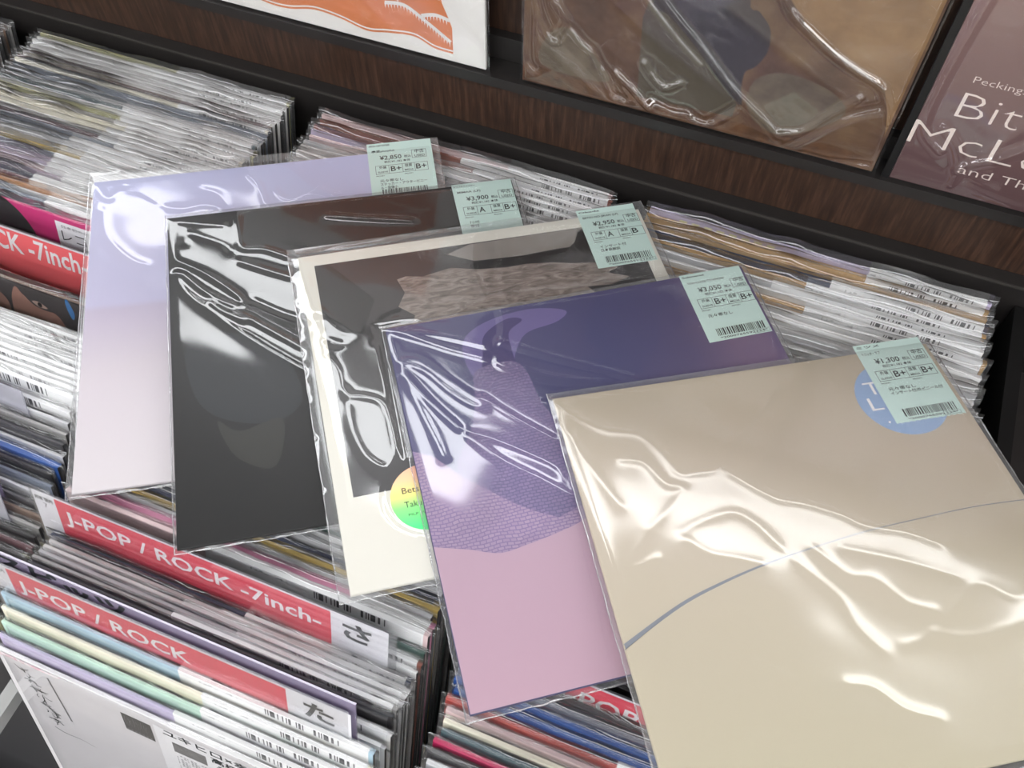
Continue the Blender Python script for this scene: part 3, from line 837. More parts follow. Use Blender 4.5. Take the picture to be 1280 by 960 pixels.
# brown photo sleeve
zc = lambda P: [(x, z) for x, z in P]
CB = [[(15, 89), (20, 74), (26, 63), (33, 56), (38, 64), (43, 73), (48, 71), (58, 61), (69, 54), (77, 42), (84, 34), (93, 14)], [(33, 90), (45, 75)],
      [(87, 37), (94, 22), (101, 14)], [(90, 39), (106, 28), (117, 18), (125, 12)], [(111, 113), (126, 99), (144, 83), (160, 70)],
      [(121, 116), (136, 102), (155, 86), (169, 73), (188, 55), (208, 40), (226, 28), (240, 16)], [(125, 22), (144, 17), (158, 18), (175, 12), (196, 34)],
      [(114, 55), (120, 47), (134, 36), (147, 44)], [(9, 87), (10, 33), (15, 22)],
      [(212, 139), (221, 128), (239, 116), (261, 103), (284, 93), (300, 87), (310, 74), (318, 57)], [(240, 12), (244, 7), (260, 23), (281, 50), (307, 68)],
      [(240, 22), (258, 30), (274, 53), (289, 72)], [(263, 5), (285, 5), (315, 11)]]
t, sl = shelf_record(0.0817, 'brown sepia photo record sleeve with a dark slate silhouette on the shelf', 0.3185, 'brown_photo',
                     creases=[(P, (3.3 if k % 3 else 4.0) * (1 if k % 2 else -0.9), 2.4) for k, P in enumerate(CB)], waves=[(70, 0.5, 2.3, 1.5, 1)], seed=9)
bpz = lambda P: [(x / 1000, z / 1000) for x, z in P]
flat_print('cover_print', bpz([(4, 3), (320, 3), (320, 13)] + smooth_open([(320, 13), (280, 18), (240, 10), (200, 16), (150, 13), (110, 16), (60, 17), (4, 22)], 3)), M['brown_rim'], sl, 0.0001, 'rough brown lower rim')
flat_print('cover_print', bpz([(204, 160), (212, 139), (239, 112), (284, 92), (304, 82), (314, 60), (319, 40), (320.5, 320), (210, 320)]), M['tan_photo'], sl, 0.00012, 'tan field')
flat_print('cover_print', bpz([(111, 16), (196, 20), (197, 34), (112, 120), (106, 92)]), M['olive_photo'], sl, 0.00014, 'dark olive wedge')
flat_print('cover_print', bpz(smooth_closed([(111, 115), (126, 100), (150, 80), (198, 34), (197, 51), (197, 66), (204, 73), (210, 89), (207, 108), (196, 120), (186, 132), (184, 240), (110, 240)], 4)), M['slate_photo'], sl, 0.00018, 'dark slate silhouette')
flat_print('cover_print', bpz(smooth_closed([(208, 30), (240, 14), (282, 46), (270, 66), (230, 74), (206, 60)], 4)), M['grey_photo'], sl, 0.0002)
flat_print('cover_print', bpz(smooth_closed([(20, 24), (60, 20), (84, 24), (74, 40), (44, 66), (24, 52)], 4)), M['grey_photo'], sl, 0.0002)
# maroon sleeve
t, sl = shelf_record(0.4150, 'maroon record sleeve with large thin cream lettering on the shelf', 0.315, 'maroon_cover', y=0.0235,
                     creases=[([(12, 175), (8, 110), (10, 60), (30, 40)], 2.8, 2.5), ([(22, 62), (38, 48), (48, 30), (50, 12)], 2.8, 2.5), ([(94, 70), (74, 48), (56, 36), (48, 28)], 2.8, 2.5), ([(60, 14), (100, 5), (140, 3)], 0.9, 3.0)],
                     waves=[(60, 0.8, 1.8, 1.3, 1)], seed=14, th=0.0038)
mb = MB(); mb.box(-0.0035, 0.0025, 0.0, 0.30, -0.0036, -0.0006)
o = link('left_strip', mb.mesh('left_strip'), M['black_edge'], t); o['label'] = 'black strip along the left edge'  # thin black strip in the gap left of the maroon sleeve
MT = lambda s, x, z, cap, width, b=0.0: dict(s=s, x=0.0817 + x / 1000 - 0.4150, y=z / 1000, cap=cap / 1000, width=width / 1000, bold=b)
M['cream_ink'] = plain('cream_ink', (236, 222, 214), 0.6)
lettering('cover_lettering', [MT('Peckings', 361, 104.5, 6.0, 39, -0.01), MT('Bit', 360, 73, 24.5, 46, -0.02), MT('McLe', 336, 40.5, 24.5, 104, -0.02), MT('and The', 383, 23.5, 8.6, 62, -0.01)], M['cream_ink'], sl, 0.0002)

# =================================================================== records standing in the bins
PAL = dict(white=(236, 235, 234), cream=(238, 232, 212), grey=(158, 156, 154), silver=(196, 196, 198), slate=(120, 128, 142), teal=(70, 92, 98), gold=(196, 168, 90),
           mauve=(152, 134, 150), lilac=(190, 180, 208), navy=(56, 62, 86), orange=(206, 140, 70), magenta=(196, 36, 112), black=(40, 38, 40), sage=(186, 200, 178),
           mint=(190, 220, 204), copper=(150, 92, 78), kraft=(190, 154, 104), pink=(206, 128, 160), blush=(222, 196, 196), yellow=(228, 206, 70), red=(186, 84, 78),
           blue=(44, 84, 152), maroon=(96, 62, 68), charcoal=(66, 64, 66), brown=(110, 88, 74), crimson=(190, 42, 92), olive=(180, 178, 128), forest=(62, 88, 80), ice=(170, 196, 210))
for k, c in PAL.items():
    M['s_' + k] = plain('sleeve_' + k, c, 0.5, 0.4, 0.07, 35)
M['s_dots'] = None

def tag_mat():
    """white shop strip with small print at the left and a barcode at the right (uv in metres)"""
    m, nt, b = new_mat('white_tag')
    N = nt.nodes.new; Lk = nt.links.new
    tc = N('ShaderNodeTexCoord'); sp_ = N('ShaderNodeSeparateXYZ'); Lk(tc.outputs['UV'], sp_.inputs[0])
    oi = N('ShaderNodeObjectInfo')
    def m_(op, a, bb, c=None):
        n = N('ShaderNodeMath'); n.operation = op
        for k, val in enumerate((a, bb, c)):
            if val is None:
                continue
            if isinstance(val, (int, float)):
                n.inputs[k].default_value = val
            else:
                Lk(val, n.inputs[k])
        return n.outputs[0]
    u, v = sp_.outputs[0], sp_.outputs[1]
    ush = m_('ADD', u, m_('MULTIPLY', oi.outputs['Random'], 0.03))
    wn = N('ShaderNodeTexWhiteNoise'); wn.noise_dimensions = '1D'
    Lk(m_('FLOOR', m_('MULTIPLY', ush, 1000), 0), wn.inputs['W'])
    bar = m_('GREATER_THAN', wn.outputs['Value'], 0.42)
    inb = m_('MULTIPLY', m_('GREATER_THAN', ush, 0.088), m_('LESS_THAN', ush, 0.148))
    inv = m_('MULTIPLY', m_('GREATER_THAN', v, 0.0012), m_('LESS_THAN', v, 0.0095))
    bars = m_('MULTIPLY', bar, m_('MULTIPLY', inb, inv))
    wn2 = N('ShaderNodeTexWhiteNoise'); wn2.noise_dimensions = '2D'
    cb = N('ShaderNodeCombineXYZ'); Lk(m_('FLOOR', m_('MULTIPLY', ush, 650), 0), cb.inputs[0]); Lk(m_('FLOOR', m_('MULTIPLY', v, 700), 0), cb.inputs[1])
    Lk(cb.outputs[0], wn2.inputs['Vector'])
    txt = m_('MULTIPLY', m_('GREATER_THAN', wn2.outputs['Value'], 0.62), m_('MULTIPLY', m_('LESS_THAN', ush, 0.07), m_('GREATER_THAN', ush, 0.034)))
    txt = m_('MULTIPLY', m_('MULTIPLY', txt, m_('MULTIPLY', m_('GREATER_THAN', v, 0.0022), m_('LESS_THAN', v, 0.0050))), 0.4)
    fac = m_('MAXIMUM', bars, txt)
    mx = N('ShaderNodeMixRGB'); mx.inputs[1].default_value = L4((240, 240, 240)); mx.inputs[2].default_value = L4((60, 60, 62))
    Lk(fac, mx.inputs[0]); Lk(mx.outputs[0], b.inputs['Base Color'])
    b.inputs['Roughness'].default_value = 0.5
    return m
M['tag'] = tag_mat()

BT = 0.0030      # bin sleeve thickness
SLV = {k: bevel_box('sleeve', -SW / 2, SW / 2, -k / 2, k / 2, 0.0012, 0.0012 + SW, 0.0005) for k in (0.0026, 0.0034, 0.0030, 0.0038, 0.0050, 0.0055, 0.0060)}
M['opening'] = plain('shaded_sleeve_opening', (46, 44, 44), 0.6, 0.3, 0.2, 60)  # open right ends, with the low light there darkened into the colour
for m_ in SLV.values():
    m_.materials.append(M['s_white'])
    m_.materials.append(M['opening'])
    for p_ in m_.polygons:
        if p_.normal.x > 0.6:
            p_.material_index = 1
def bin_bag(seed, th, nx=30):
    """film around an upright sleeve: front sheet, crinkled open top, back sheet"""
    r = np.random.default_rng(seed)
    hw = SW / 2 + 0.0042
    xs = np.linspace(-hw, hw, nx)
    rows_ = []
    top = 0.0012 + SW + 0.004 + 0.0025 * r.random() + 0.003 * np.interp(xs, np.linspace(-hw, hw, 7), r.uniform(-0.5, 1, 7))
    off = th / 2 + 0.0005
    taper = np.clip((hw - np.abs(xs)) / 0.0075, 0, 1)
    for z, fy, jit in ((0.0, -1, 0), (0.20, -1, 0), (0.27, -1, 0.15), (0.300, -1, 0.1), (0.312, -1, 0.2), (None, -0.35, 0.7), (None, 0.45, 0.7), (0.308, 1, 0.4), (0.27, 1, 0.1)):
        y = fy * off * taper + (-1 if fy < 0 else 1) * np.abs(np.convolve(r.normal(0, 0.0006, nx + 2), [.25, .5, .25], 'valid')) * jit
        zz_ = top + np.convolve(r.normal(0, 0.0011, nx + 2), [.25, .5, .25], 'valid') if z is None else np.full(nx, z) + r.normal(0, 0.0008, nx) * jit
        rows_.append((xs + r.normal(0, 0.0006, nx) * jit, y, zz_))
    X = np.array([q[0] for q in rows_]); Y = np.array([q[1] for q in rows_]); Zz = np.array([q[2] for q in rows_])
    me = grid_mesh('bag', X, Y, Zz)
    me.materials.append(M['film'])
    return me
BAGS = {k: [bin_bag(s * 7 + int(k * 1e5), k) for s in range(6)] for k in SLV}
def tag_mesh(x0, th, h=0.021):
    mb = MB()
    y = -th / 2 - 0.00025
    z0, z1 = 0.0012 + SW - h, 0.0012 + SW + 0.0006
    x1 = 0.1535
    n = 4
    for k in range(n):
        a, b = x0 + (x1 - x0) * k / n, x0 + (x1 - x0) * (k + 1) / n
        mb.poly([(a, y, z0), (b, y, z0), (b, y, z1), (a, y, z1)], [(a, z1 - z0), (b, z1 - z0), (b, 0), (a, 0)])
        mb.poly([(a, y, z1), (b, y, z1), (b, th / 2 + 0.0002, z1), (a, th / 2 + 0.0002, z1)], [(a, 0), (b, 0), (b, 0), (a, 0)])
    me = mb.mesh('price_strip')
    me.materials.append(M['tag'])
    return me
TAGS = {(x, k): tag_mesh(x, k) for x in (-0.03, 0.0, 0.02, 0.05, 0.09) for k in SLV}
LEAN = 0.32
ORD = ['first', 'second', 'third', 'fourth', 'fifth', 'sixth', 'seventh', 'eighth', 'ninth', 'tenth', 'eleventh', 'twelfth', 'thirteenth', 'fourteenth', 'fifteenth', 'sixteenth',
       'seventeenth', 'eighteenth', 'nineteenth', 'twentieth', 'twenty-first', 'twenty-second', 'twenty-third', 'twenty-fourth', 'twenty-fifth', 'twenty-sixth', 'twenty-seventh',
       'twenty-eighth', 'twenty-ninth', 'thirtieth', 'thirty-first', 'thirty-second', 'thirty-third', 'thirty-fourth', 'thirty-fifth', 'thirty-sixth', 'thirty-seventh', 'thirty-eighth']
BINNAME = {0: 'far left bin', 1: 'left bin', 2: 'middle bin', 3: 'right bin'}
ALL = []
def frame_at(cx, y, z, lean):
    """matrix of a standing record whose top edge centre is at (cx,y,z)"""
    H = SW + 0.0012
    b = Vector((cx, y - H * math.sin(lean), z - H * math.cos(lean)))
    return Matrix.Translation(b) @ Matrix.Rotation(-lean, 4, 'X')
def standing(col, y, z, colour, tagx, label, group, th=0.0026, lean=LEAN, bag=True, dx=None):
    r = random.uniform
    cx = CX[col] + (r(-0.0025, 0.0025) if dx is None else dx)
    mw = frame_at(cx, y, z, lean) @ Matrix.Rotation(r(-0.004, 0.004), 4, 'Y')
    t = empty('record', label, 'record', group, mw)
    s = link('sleeve', SLV[th], M['s_' + colour], t)
    if tagx is not None:
        k = min((x for x in (-0.03, 0.0, 0.02, 0.05, 0.09)), key=lambda q: abs(q - tagx))
        o = link('price_strip', TAGS[(k, th)], None, t); o['label'] = 'white price strip'
    if bag:
        link('bag', random.choice(BAGS[th]), None, t)
    ALL.append(t)
    return t
def run(col, items, y0, y1, z0, z1, anchor, group, start=0, lean=LEAN, dx=None, th0=0.0026, jz=0.0010):
    """items: list of (colour, tag x or None[, thickness]) laid from y0 to y1"""
    n = len(items)
    for k, it in enumerate(items):
        f = k / max(n - 1, 1)
        colour, tx = it[0], it[1]
        th = max(it[2] if len(it) > 2 else 0, th0)
        nm = dict(ice='pale blue', blush='pale pink', sage='pale green').get(colour, colour)
        lab = '%s %s sleeve, %s %s, %s' % ('strip-tagged' if tx is not None else 'bagged', nm, ORD[k + start], anchor, BINNAME[col])
        standing(col, y0 + (y1 - y0) * f, z0 + (z1 - z0) * f + random.uniform(-jz, jz), colour, tx, lab, group, th, lean, dx=None if dx is None else dx + random.uniform(-0.002, 0.002))

w, T_ = 'white', None
# --- far left bin: only right ends show in the corner
run(0, [('grey', T_), ('brown', T_), ('charcoal', T_), ('silver', T_), ('brown', T_), ('black', T_), ('charcoal', T_), ('grey', T_), ('maroon', T_), ('black', T_), ('silver', T_), ('charcoal', T_)],
    -0.004, -0.10, 0.0, -0.003, 'from the back rail', 'records of the far left bin')
# --- left bin, behind the -7inch- card
run(1, [('olive', 0.02), (w, -0.03), (w, 0.0), (w, 0.02), (w, 0.05), (w, 0.0), ('maroon', T_), ('cream', 0.05), ('slate', T_), ('slate', T_), ('silver', 0.09), ('teal', 0.0), ('silver', -0.03), ('olive', 0.0), ('grey', 0.0),
        ('cream', 0.02), ('cream', 0.0), ('silver', 0.02), ('maroon', 0.0), ('slate', 0.02), ('slate', -0.03), ('silver', 0.0), ('grey', -0.03), ('gold', 0.0), ('slate', -0.03), ('mauve', -0.03), ('lilac', -0.03), ('blush', -0.03),
        ('mauve', 0.0), ('navy', -0.03), ('maroon', -0.03), ('orange', 0.05), ('silver', 0.0), ('slate', 0.0)],
    -0.002, -0.208, 0.0, 0.0, 'from the back rail', 'records behind the -7inch- card of the left bin', th0=0.0038)

def face_local(th):
    return -th / 2 - 0.0003
def plate(name, pts, mat, parent, th, label=None, dz=0.0):
    """flat print on the front of a standing record; pts (u from left edge mm, v down from top mm)"""
    mb = MB()
    y = face_local(th) - dz
    P = [(-SW / 2 + u / 1000, y, 0.0012 + SW - v / 1000) for u, v in pts]
    a = sum(P[k][0] * P[(k + 1) % len(P)][2] - P[(k + 1) % len(P)][0] * P[k][2] for k in range(len(P)))
    if a < 0:
        P = P[::-1]
    mb.poly(P, [(p[0], p[2]) for p in P])
    o = link(name, mb.mesh(name), mat, parent)
    if label:
        o['label'] = label
    return o
def xf_standing(th, dz):
    return lambda x, y: (-SW / 2 + x, face_local(th) - dz, 0.0012 + SW + y)

# the magenta record with the black disc, right behind the -7inch- card
mag = standing(1, -0.2185, 0.0, 'magenta', None, 'magenta sleeve with a black disc behind the cut-off -7inch- card', 'records behind the -7inch- card of the left bin', 0.0034)
msl = mag.children[0]
M['disc_black'] = plain('disc_black', (34, 32, 33), 0.4)
plate('cover_print', [(95 + 57 * math.cos(a), 50 + 57 * math.sin(a)) for a in np.linspace(math.pi, 2 * math.pi, 24)], M['disc_black'], msl, 0.0034, 'black disc')
plate('paper_band', [(177, 5), (313, 5), (313, 70), (177, 70)], M['white_paper'], msl, 0.0034, 'white paper band')
lettering('band_lettering', [dict(s='日本初の完全限定', x=0.184, y=-0.0110, cap=0.0025, width=0.05), dict(s='レコー', x=0.182, y=-0.0255, cap=0.0105, width=0.046)], M['ink'], msl, xf=xf_standing(0.0034, 0.0002))

# divider cards ---------------------------------------------------------------------------------
def divider(name, label, col, y, z, lean, kana, red, group, white0=0.0, wide=0.312, marks=True, text='J-POP / ROCK -7inch-', text_w=0.224, red_end=0.2595, cap=0.0150, base=0.0275, x0=-0.1550, dx=0.0, tx=0.0275):
    H = 0.10
    b = Vector((CX[col] + dx, y - H * math.sin(lean), z - H * math.cos(lean)))
    mw = Matrix.Translation(b) @ Matrix.Rotation(-lean, 4, 'X')
    t = empty(name, label, 'divider', group, mw)
    X0 = x0
    mb = MB(); mb.box(X0 - 0.001, X0 + wide, -0.0009, -0.0006, -0.21, H); mb.box(X0 - 0.001, X0 + wide, 0.0006, 0.0009, -0.21, H)
    mb.box(X0 - 0.001, X0 + wide, -0.0006, 0.0006, H - 0.0005, H)
    link('card_holder', mb.mesh('card_holder'), M['acrylic'], t)
    def card(nm, u0, u1, v0, v1, mat, yy, lab):
        m2 = MB(); m2.poly([(X0 + u0, yy, H - v1), (X0 + u1, yy, H - v1), (X0 + u1, yy, H - v0), (X0 + u0, yy, H - v0)])
        o = link(nm, m2.mesh(nm), mat, t)
        o['label'] = lab
        return o
    wc = card('paper_card', 0.0005, 0.3055, 0.0012, 0.066, M['white_paper'], -0.0001, 'white paper card')
    rc = card('red_strip', 0.0215, red_end, 0.0032, 0.0632, red, -0.0003, 'red printed strip')
    xf = lambda x, y: (X0 + x, -0.00045, H + y)
    lettering('card_lettering', [dict(s=text, x=tx, y=-base, cap=cap, width=text_w, bold=0.018)], M['white_ink'], rc, xf=xf)
    items = []
    if kana:
        items.append(dict(s=kana, x=0.2690, y=-0.0270, cap=0.0175, width=0.0235, bold=0.03))
    if marks:
        items += [dict(s='邦楽 国内', x=0.0025, y=-0.0105, cap=0.0035, width=0.0165, bold=0.01), dict(s='７', x=0.009, y=-0.0185, cap=0.005)]
    if items:
        lettering('card_lettering', items, M['ink'], wc, xf=xf)
    return t
divider('divider_card', 'red -7inch- divider card with painted-in light, beside the lilac record, cut by the frame', 1, -0.2490, 0.003, 0.36, None, M['lit_red'], 'red divider cards', cap=0.0215, base=0.0265, tx=0.0085)

# face cover in front of it
face = standing(1, -0.2975, 0.001, 'brown', None, 'dark portrait sleeve with black hair and eye, below the cut-off red divider card', 'records in front of the coral card', 0.0034, lean=0.36)
fsl = face.children[0]
M['hair'] = plain('print_black_hair', (36, 29, 30), 0.4, noise=0.2, nscale=40)
M['skin'] = plain('print_skin', (136, 96, 82), 0.45, noise=0.1, nscale=25)
M['eye_white'] = plain('print_eye', (150, 128, 118), 0.45)
M['print_blue'] = plain('print_blue', (30, 96, 150), 0.45)
plate('cover_print', [(1, 1), (314, 1), (314, 150), (1, 150)], M['hair'], fsl, 0.0034, 'black hair')
plate('cover_print', smooth_closed([(192, 6), (202, 14), (226, 20), (240, 29), (250, 64), (214, 84), (188, 64), (184, 28)], 4), M['skin'], fsl, 0.0034, 'brown skin of the portrait', 0.0001)
plate('cover_print', smooth_closed([(202, 13), (212, 9), (230, 16), (230, 22), (212, 21)], 4), M['hair'], fsl, 0.0034, None, 0.0002)
plate('cover_print', smooth_closed([(209, 16.5), (216, 14.5), (226, 19), (217, 20.5)], 4), M['eye_white'], fsl, 0.0034, None, 0.0003)
plate('cover_print', [(217.5 + 2.6 * math.cos(a), 17.6 + 2.6 * math.sin(a)) for a in np.linspace(0, 6.28, 14, endpoint=False)], M['disc_black'], fsl, 0.0034, None, 0.0004)
plate('cover_print', smooth_closed([(150, 18), (166, 16), (180, 28), (176, 54), (150, 60)], 4), M['skin'], fsl, 0.0034, None, 0.0001)
plate('cover_print', smooth_closed([(248, 3), (251, 1), (256, 14), (253, 22), (249, 13)], 4), M['print_blue'], fsl, 0.0034, 'blue patch', 0.0001)

run(1, [(w, -0.03), (w, 0.0), (w, 0.02), (w, -0.03), (w, 0.0), (w, -0.03), (w, 0.02), ('silver', 0.02), (w, -0.03), ('silver', 0.0)], -0.329, -0.379, -0.004, -0.006, 'below the portrait sleeve', 'records in front of the coral card', th0=0.0030)
run(1, [('grey', 0.09), ('silver', T_), ('grey', T_), ('charcoal', T_), ('silver', T_), ('blue', T_, 0.0055), ('black', T_), ('slate', T_), ('silver', T_), ('charcoal', T_), ('brown', T_), ('grey', T_), ('black', T_), ('maroon', T_), ('charcoal', T_), ('black', T_)],
    -0.3890, -0.508, -0.018, -0.088, 'past the white-tagged run', 'dark records at the front of the left bin')
run(1, [('olive', T_), ('charcoal', T_), ('charcoal', T_)], -0.548, -0.575, -0.135, -0.158, 'lying lowest past the dark run', 'lowest records of the left bin')

def blank_card(x0, x1, y, z, lean, mat, label):
    H = 0.09
    mw = Matrix.Translation((0, y - H * math.sin(lean), z - H * math.cos(lean))) @ Matrix.Rotation(-lean, 4, 'X')
    t = MB(); t.box(x0, x1, -0.0005, 0.0005, -0.19, H)
    o = link('blank_divider', t.mesh('blank_divider'), mat)
    o.matrix_world = mw
    return tag(o, label, 'divider', 'blank plastic dividers')
blank_card(-0.475, -0.205, -0.3926, 0.0, LEAN, M['frost'], 'blank frosted divider between white-tagged and dark records')
blank_card(-0.475, -0.203, -0.4476, -0.012, LEAN, M['lilac_acrylic'], 'blank lilac-tinted divider beside the blue sleeve')
blank_card(-0.475, -0.190, -0.4610, -0.014, LEAN, M['frost'], 'blank frosted divider in front of the lilac-tinted one')

# --- middle bin
run(2, [('blush', 0.05), ('copper', 0.0, 0.0034), ('copper', 0.02, 0.0034), ('lilac', -0.03), ('blush', -0.03), ('silver', 0.0), ('grey', T_), (w, 0.02), ('silver', 0.05), (w, 0.0), ('silver', T_), ('grey', 0.02), (w, 0.05), ('silver', 0.0)],
    -0.003, -0.105, 0.0, -0.003, 'from the back rail', 'records at the back of the middle bin', th0=0.0050)
hid = [('grey', T_), ('silver', T_), (w, 0.0), ('slate', T_), ('cream', 0.02), ('charcoal', T_)]
run(2, [hid[k % 6] for k in range(16)], -0.120, -0.360, -0.010, -0.014, 'under the fanned sleeves', 'records hidden under the fanned sleeves')
run(2, [('silver', 0.0), ('orange', T_), ('charcoal', T_), ('grey', 0.0), ('silver', 0.02), ('forest', T_), ('grey', -0.03), ('silver', T_), ('navy', T_), ('gold', T_, 0.0034), ('silver', T_), ('pink', 0.09, 0.0055), ('blush', -0.03)],
    -0.373, -0.4525, -0.010, -0.003, 'before the card ending in さ', 'records behind the さ card', dx=0.007, th0=0.0038)
for k_, (c_, tx_, y_, z_) in enumerate((('forest', T_, -0.4627, -0.016), ('copper', 0.09, -0.4700, -0.0215), (w, 0.05, -0.4757, -0.0260))):
    standing(2, y_, z_, c_, tx_, '%s %s sleeve, low and %s right behind the さ card' % ('strip-tagged' if tx_ else 'bagged', c_, ('farthest back', 'halfway', 'pressed')[k_]), 'records behind the さ card', dx=0.008)
divider('divider_card', 'red -7inch- divider card ending in さ below the black sleeve', 2, -0.4663, 0.0183, LEAN, 'さ', M['red_card'], 'red divider cards', dx=-0.0074)
run(2, [('navy', 0.02), (w, 0.0), (w, -0.03), ('silver', 0.02), ('grey', -0.03), ('black', T_)], -0.4848, -0.5108, -0.025, -0.019, 'below the さ card', 'records between the two red cards', dx=0.007, th0=0.0030)
for k_, (c_, tx_, y_, z_, l_) in enumerate(((w, 0.05, -0.5217, -0.030, 0.311), ('silver', 0.02, -0.5304, -0.036, 0.304))):
    standing(2, y_, z_, c_, tx_, 'strip-tagged %s sleeve, low %s the lilac-tinted divider' % (c_, ('a finger behind', 'pressed right behind')[k_]), 'records between the two red cards', lean=l_, dx=0.008)
# clear lilac name divider
def name_card():
    H = 0.10; lean = 0.302
    mw = Matrix.Translation((CX[2] - 0.008, -0.5182 - H * math.sin(lean), 0.0200 - H * math.cos(lean))) @ Matrix.Rotation(-lean, 4, 'X')
    t = empty('divider_card', 'lilac-tinted plastic divider lettered スピッツ behind the た card', 'divider', 'red divider cards', mw)
    mb = MB(); mb.box(-0.152, 0.152, -0.0008, 0.0008, -0.21, H)
    p = link('plastic_sheet', mb.mesh('plastic_sheet'), M['lilac_acrylic'], t)
    lettering('card_lettering', [dict(s='スピッツ', x=-0.149, y=H - 0.0165, cap=0.0140, width=0.118, bold=0.04)], M['ink'], p, xf=lambda x, y: (x, -0.00095, y))
    return t
name_card()
divider('divider_card', 'red J-POP/ROCK divider card ending in た, nearest the front', 2, -0.5250, 0.0172, 0.300, 'た', M['red_card'], 'red divider cards', text='J-POP / ROCK', text_w=0.150, red_end=0.2555, wide=0.3035, dx=-0.0075)
run(2, [('ice', 0.0), ('cream', 0.02), ('mint', 0.02), ('lilac', 0.0)], -0.5386, -0.5642, -0.016, -0.0455, 'below the た card', 'records in front of the た card', lean=0.300, dx=0.006, jz=0.0)
front = standing(2, -0.5725, -0.0560, 'white', 0.0, 'pale sleeve with brush writing, black square and paper band, frontmost', 'records in front of the た card', 0.0034, lean=0.300, dx=0.002)
bsl = front.children[0]
M['sq'] = plain('print_black_square', (38, 38, 42), 0.5)
M['sqg'] = plain('print_grey_photo', (96, 96, 98), 0.5, noise=0.3, nscale=160)
M['pale_cover'] = plain('pale_cover', (214, 211, 214), 0.5, noise=0.02)
plate('cover_print', [(1, 1), (314, 1), (314, 314), (1, 314)], M['pale_cover'], bsl, 0.0034, 'pale grey cover')
plate('cover_print', [(113, 13), (140, 13), (140, 40), (113, 40)], M['sq'], bsl, 0.0034, 'black square', 0.0001)
ob = plate('paper_band', [(143, 8), (313, 8), (313, 130), (143, 130)], M['white_paper'], bsl, 0.0034, 'white paper band', 0.00012)
plate('cover_print', [(157, 25), (187, 24), (187, 40), (157, 41)], M['sqg'], bsl, 0.0034, 'small grey photograph', 0.0002)
lettering('band_lettering', [dict(s='ユキヒロ×幸宏', x=0.151, y=-0.0165, cap=0.0075, width=0.088, bold=0.015), dict(s='EARLY', x=0.246, y=-0.0175, cap=0.0075, width=0.035, bold=0.01), dict(s='高橋幸宏', x=0.192, y=-0.0275, cap=0.0070, width=0.048, bold=0.02),
                              dict(s='音楽', x=0.196, y=-0.0400, cap=0.0085, width=0.044, bold=0.03)], M['ink'], bsl, xf=xf_standing(0.0034, 0.0003),
          extra=[rect(0.158 + 0.0032 * a, -0.046 - 0.0028 * b, 0.158 + 0.0032 * a + (0.0021 if (a * 7 + b * 3) % 3 else 0.0009), -0.0451 - 0.0028 * b) for a in range(11) for b in range(12) if (a * 5 + b * 7) % 6])
rb = random.Random(21)
strokes = []
for k in range(7):                       # column of loose brush strokes, not legible in the photograph
    cx_, cy_ = 0.026 + 0.0012 * k + rb.uniform(-.002, .002), -0.020 - 0.0125 * k
    for q in range(5):
        a_ = rb.choice((0.1, 0.25, 1.4, 1.7, 2.4)) + rb.uniform(-.3, .3)
        l_ = rb.uniform(0.005, 0.012)
        x_, y_ = cx_ + rb.uniform(-.006, .006), cy_ + rb.uniform(-.005, .005)
        strokes += ribbon(smooth_open([(x_ - math.cos(a_) * l_ / 2, y_ - math.sin(a_) * l_ / 2), (x_ + rb.uniform(-.002, .002), y_ + rb.uniform(-.002, .002)), (x_ + math.cos(a_) * l_ / 2, y_ + math.sin(a_) * l_ / 2)], 4), 0.0013, 0.0004)
strokes += ribbon(smooth_open([(0.026, -0.108), (0.036, -0.112), (0.052, -0.110), (0.066, -0.113)], 5), 0.0012, 0.0004)
for k in range(24):
    strokes.append(rect(0.0455 + 0.0002 * k, -0.014 - 0.0028 * k, 0.0475 + 0.0002 * k, -0.0122 - 0.0028 * k))
lettering('cover_lettering', [], M['ink'], bsl, xf=xf_standing(0.0034, 0.0002), extra=strokes)
figure = []
for k in range(9):
    x_ = 0.116 + 0.0024 * k
    figure += ribbon(smooth_open([(x_, -0.017 - 0.002 * (k % 3)), (x_ + rb.uniform(-.002, .002), -0.024), (x_ + rb.uniform(-.001, .001), -0.031)], 3), 0.0005, 0.0002)
figure += [rect(0.1145 + 0.0035 * k, -0.039, 0.1165 + 0.0035 * k, -0.0365) for k in range(7)]
lettering('cover_print', [], M['sqg'], bsl, xf=xf_standing(0.0034, 0.00018), extra=figure)
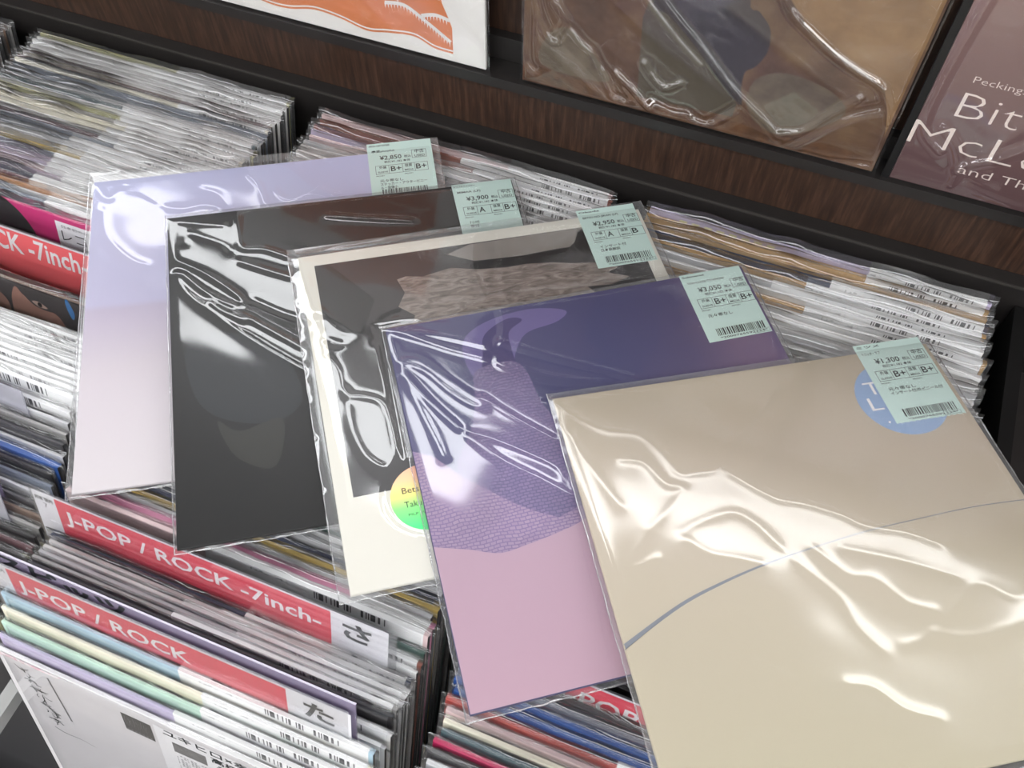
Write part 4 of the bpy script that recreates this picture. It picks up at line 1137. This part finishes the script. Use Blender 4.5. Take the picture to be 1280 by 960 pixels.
M['rim_pink'] = noise_mat('pink_scribble', [(0.42, (232, 226, 228)), (0.5, (204, 150, 166)), (0.58, (232, 226, 228))], 160, 2, 0.5)
plate('cover_print', [(1, 0.6), (62, 0.6), (58, 5), (1, 6)], M['rim_pink'], bsl, 0.0034, 'pink scribble on the top edge', 0.0002)

# --- right bin
M['s_check'] = None
run(3, [('lilac', 0.05), ('kraft', 0.05), ('kraft', T_, 0.0034), ('navy', 0.02), ('kraft', 0.0, 0.0034), ('silver', -0.03), (w, 0.02, 0.0055), ('kraft', 0.0), (w, 0.05, 0.0055), (w, T_, 0.0055), (w, T_, 0.0055), ('silver', T_), (w, 0.0), ('grey', T_), (w, 0.02)],
    -0.003, -0.128, 0.0, -0.004, 'from the back rail', 'records at the back of the right bin', th0=0.0060)
run(3, [hid[(k * 5) % 6] for k in range(15)], -0.142, -0.405, -0.012, -0.016, 'under the beige sleeve', 'records hidden under the beige sleeve')
divider('divider_card', 'red J-POP divider card half under the purple sleeve', 3, -0.4440, 0.004, LEAN, None, M['red_card'], 'red divider cards', text='J-POP / ROCK', text_w=0.150, marks=False, cap=0.0175, base=0.030, tx=0.066)
run(3, [('maroon', T_), ('charcoal', T_)], -0.425, -0.434, -0.012, -0.012, 'before the half-hidden red card', 'records around the half-hidden red card')
run(3, [('charcoal', T_), ('slate', T_), ('blue', T_, 0.0034), ('blue', T_), ('red', -0.03, 0.0034), ('blush', T_), ('cream', T_), ('teal', T_), ('crimson', T_, 0.0034), ('charcoal', T_), ('silver', T_), ('navy', T_), (w, T_, 0.0034), ('yellow', T_, 0.0034), (w, T_), ('silver', T_)],
    -0.4555, -0.5650, -0.016, -0.022, 'below the half-hidden red card', 'records at the front of the right bin', th0=0.0038)
M['lilac_check'] = plain('pale_yellow_print', (226, 222, 170), 0.5)
r0 = [o for o in ALL if o['label'].startswith('strip-tagged lilac sleeve, first')][0]
lettering('cover_print', [], M['lilac_check'], r0.children[0], xf=xf_standing(0.0060, 0.0), extra=[rect(0.030 + 0.012 * k, -0.0075, 0.0375 + 0.012 * k, -0.0025) for k in range(8)])
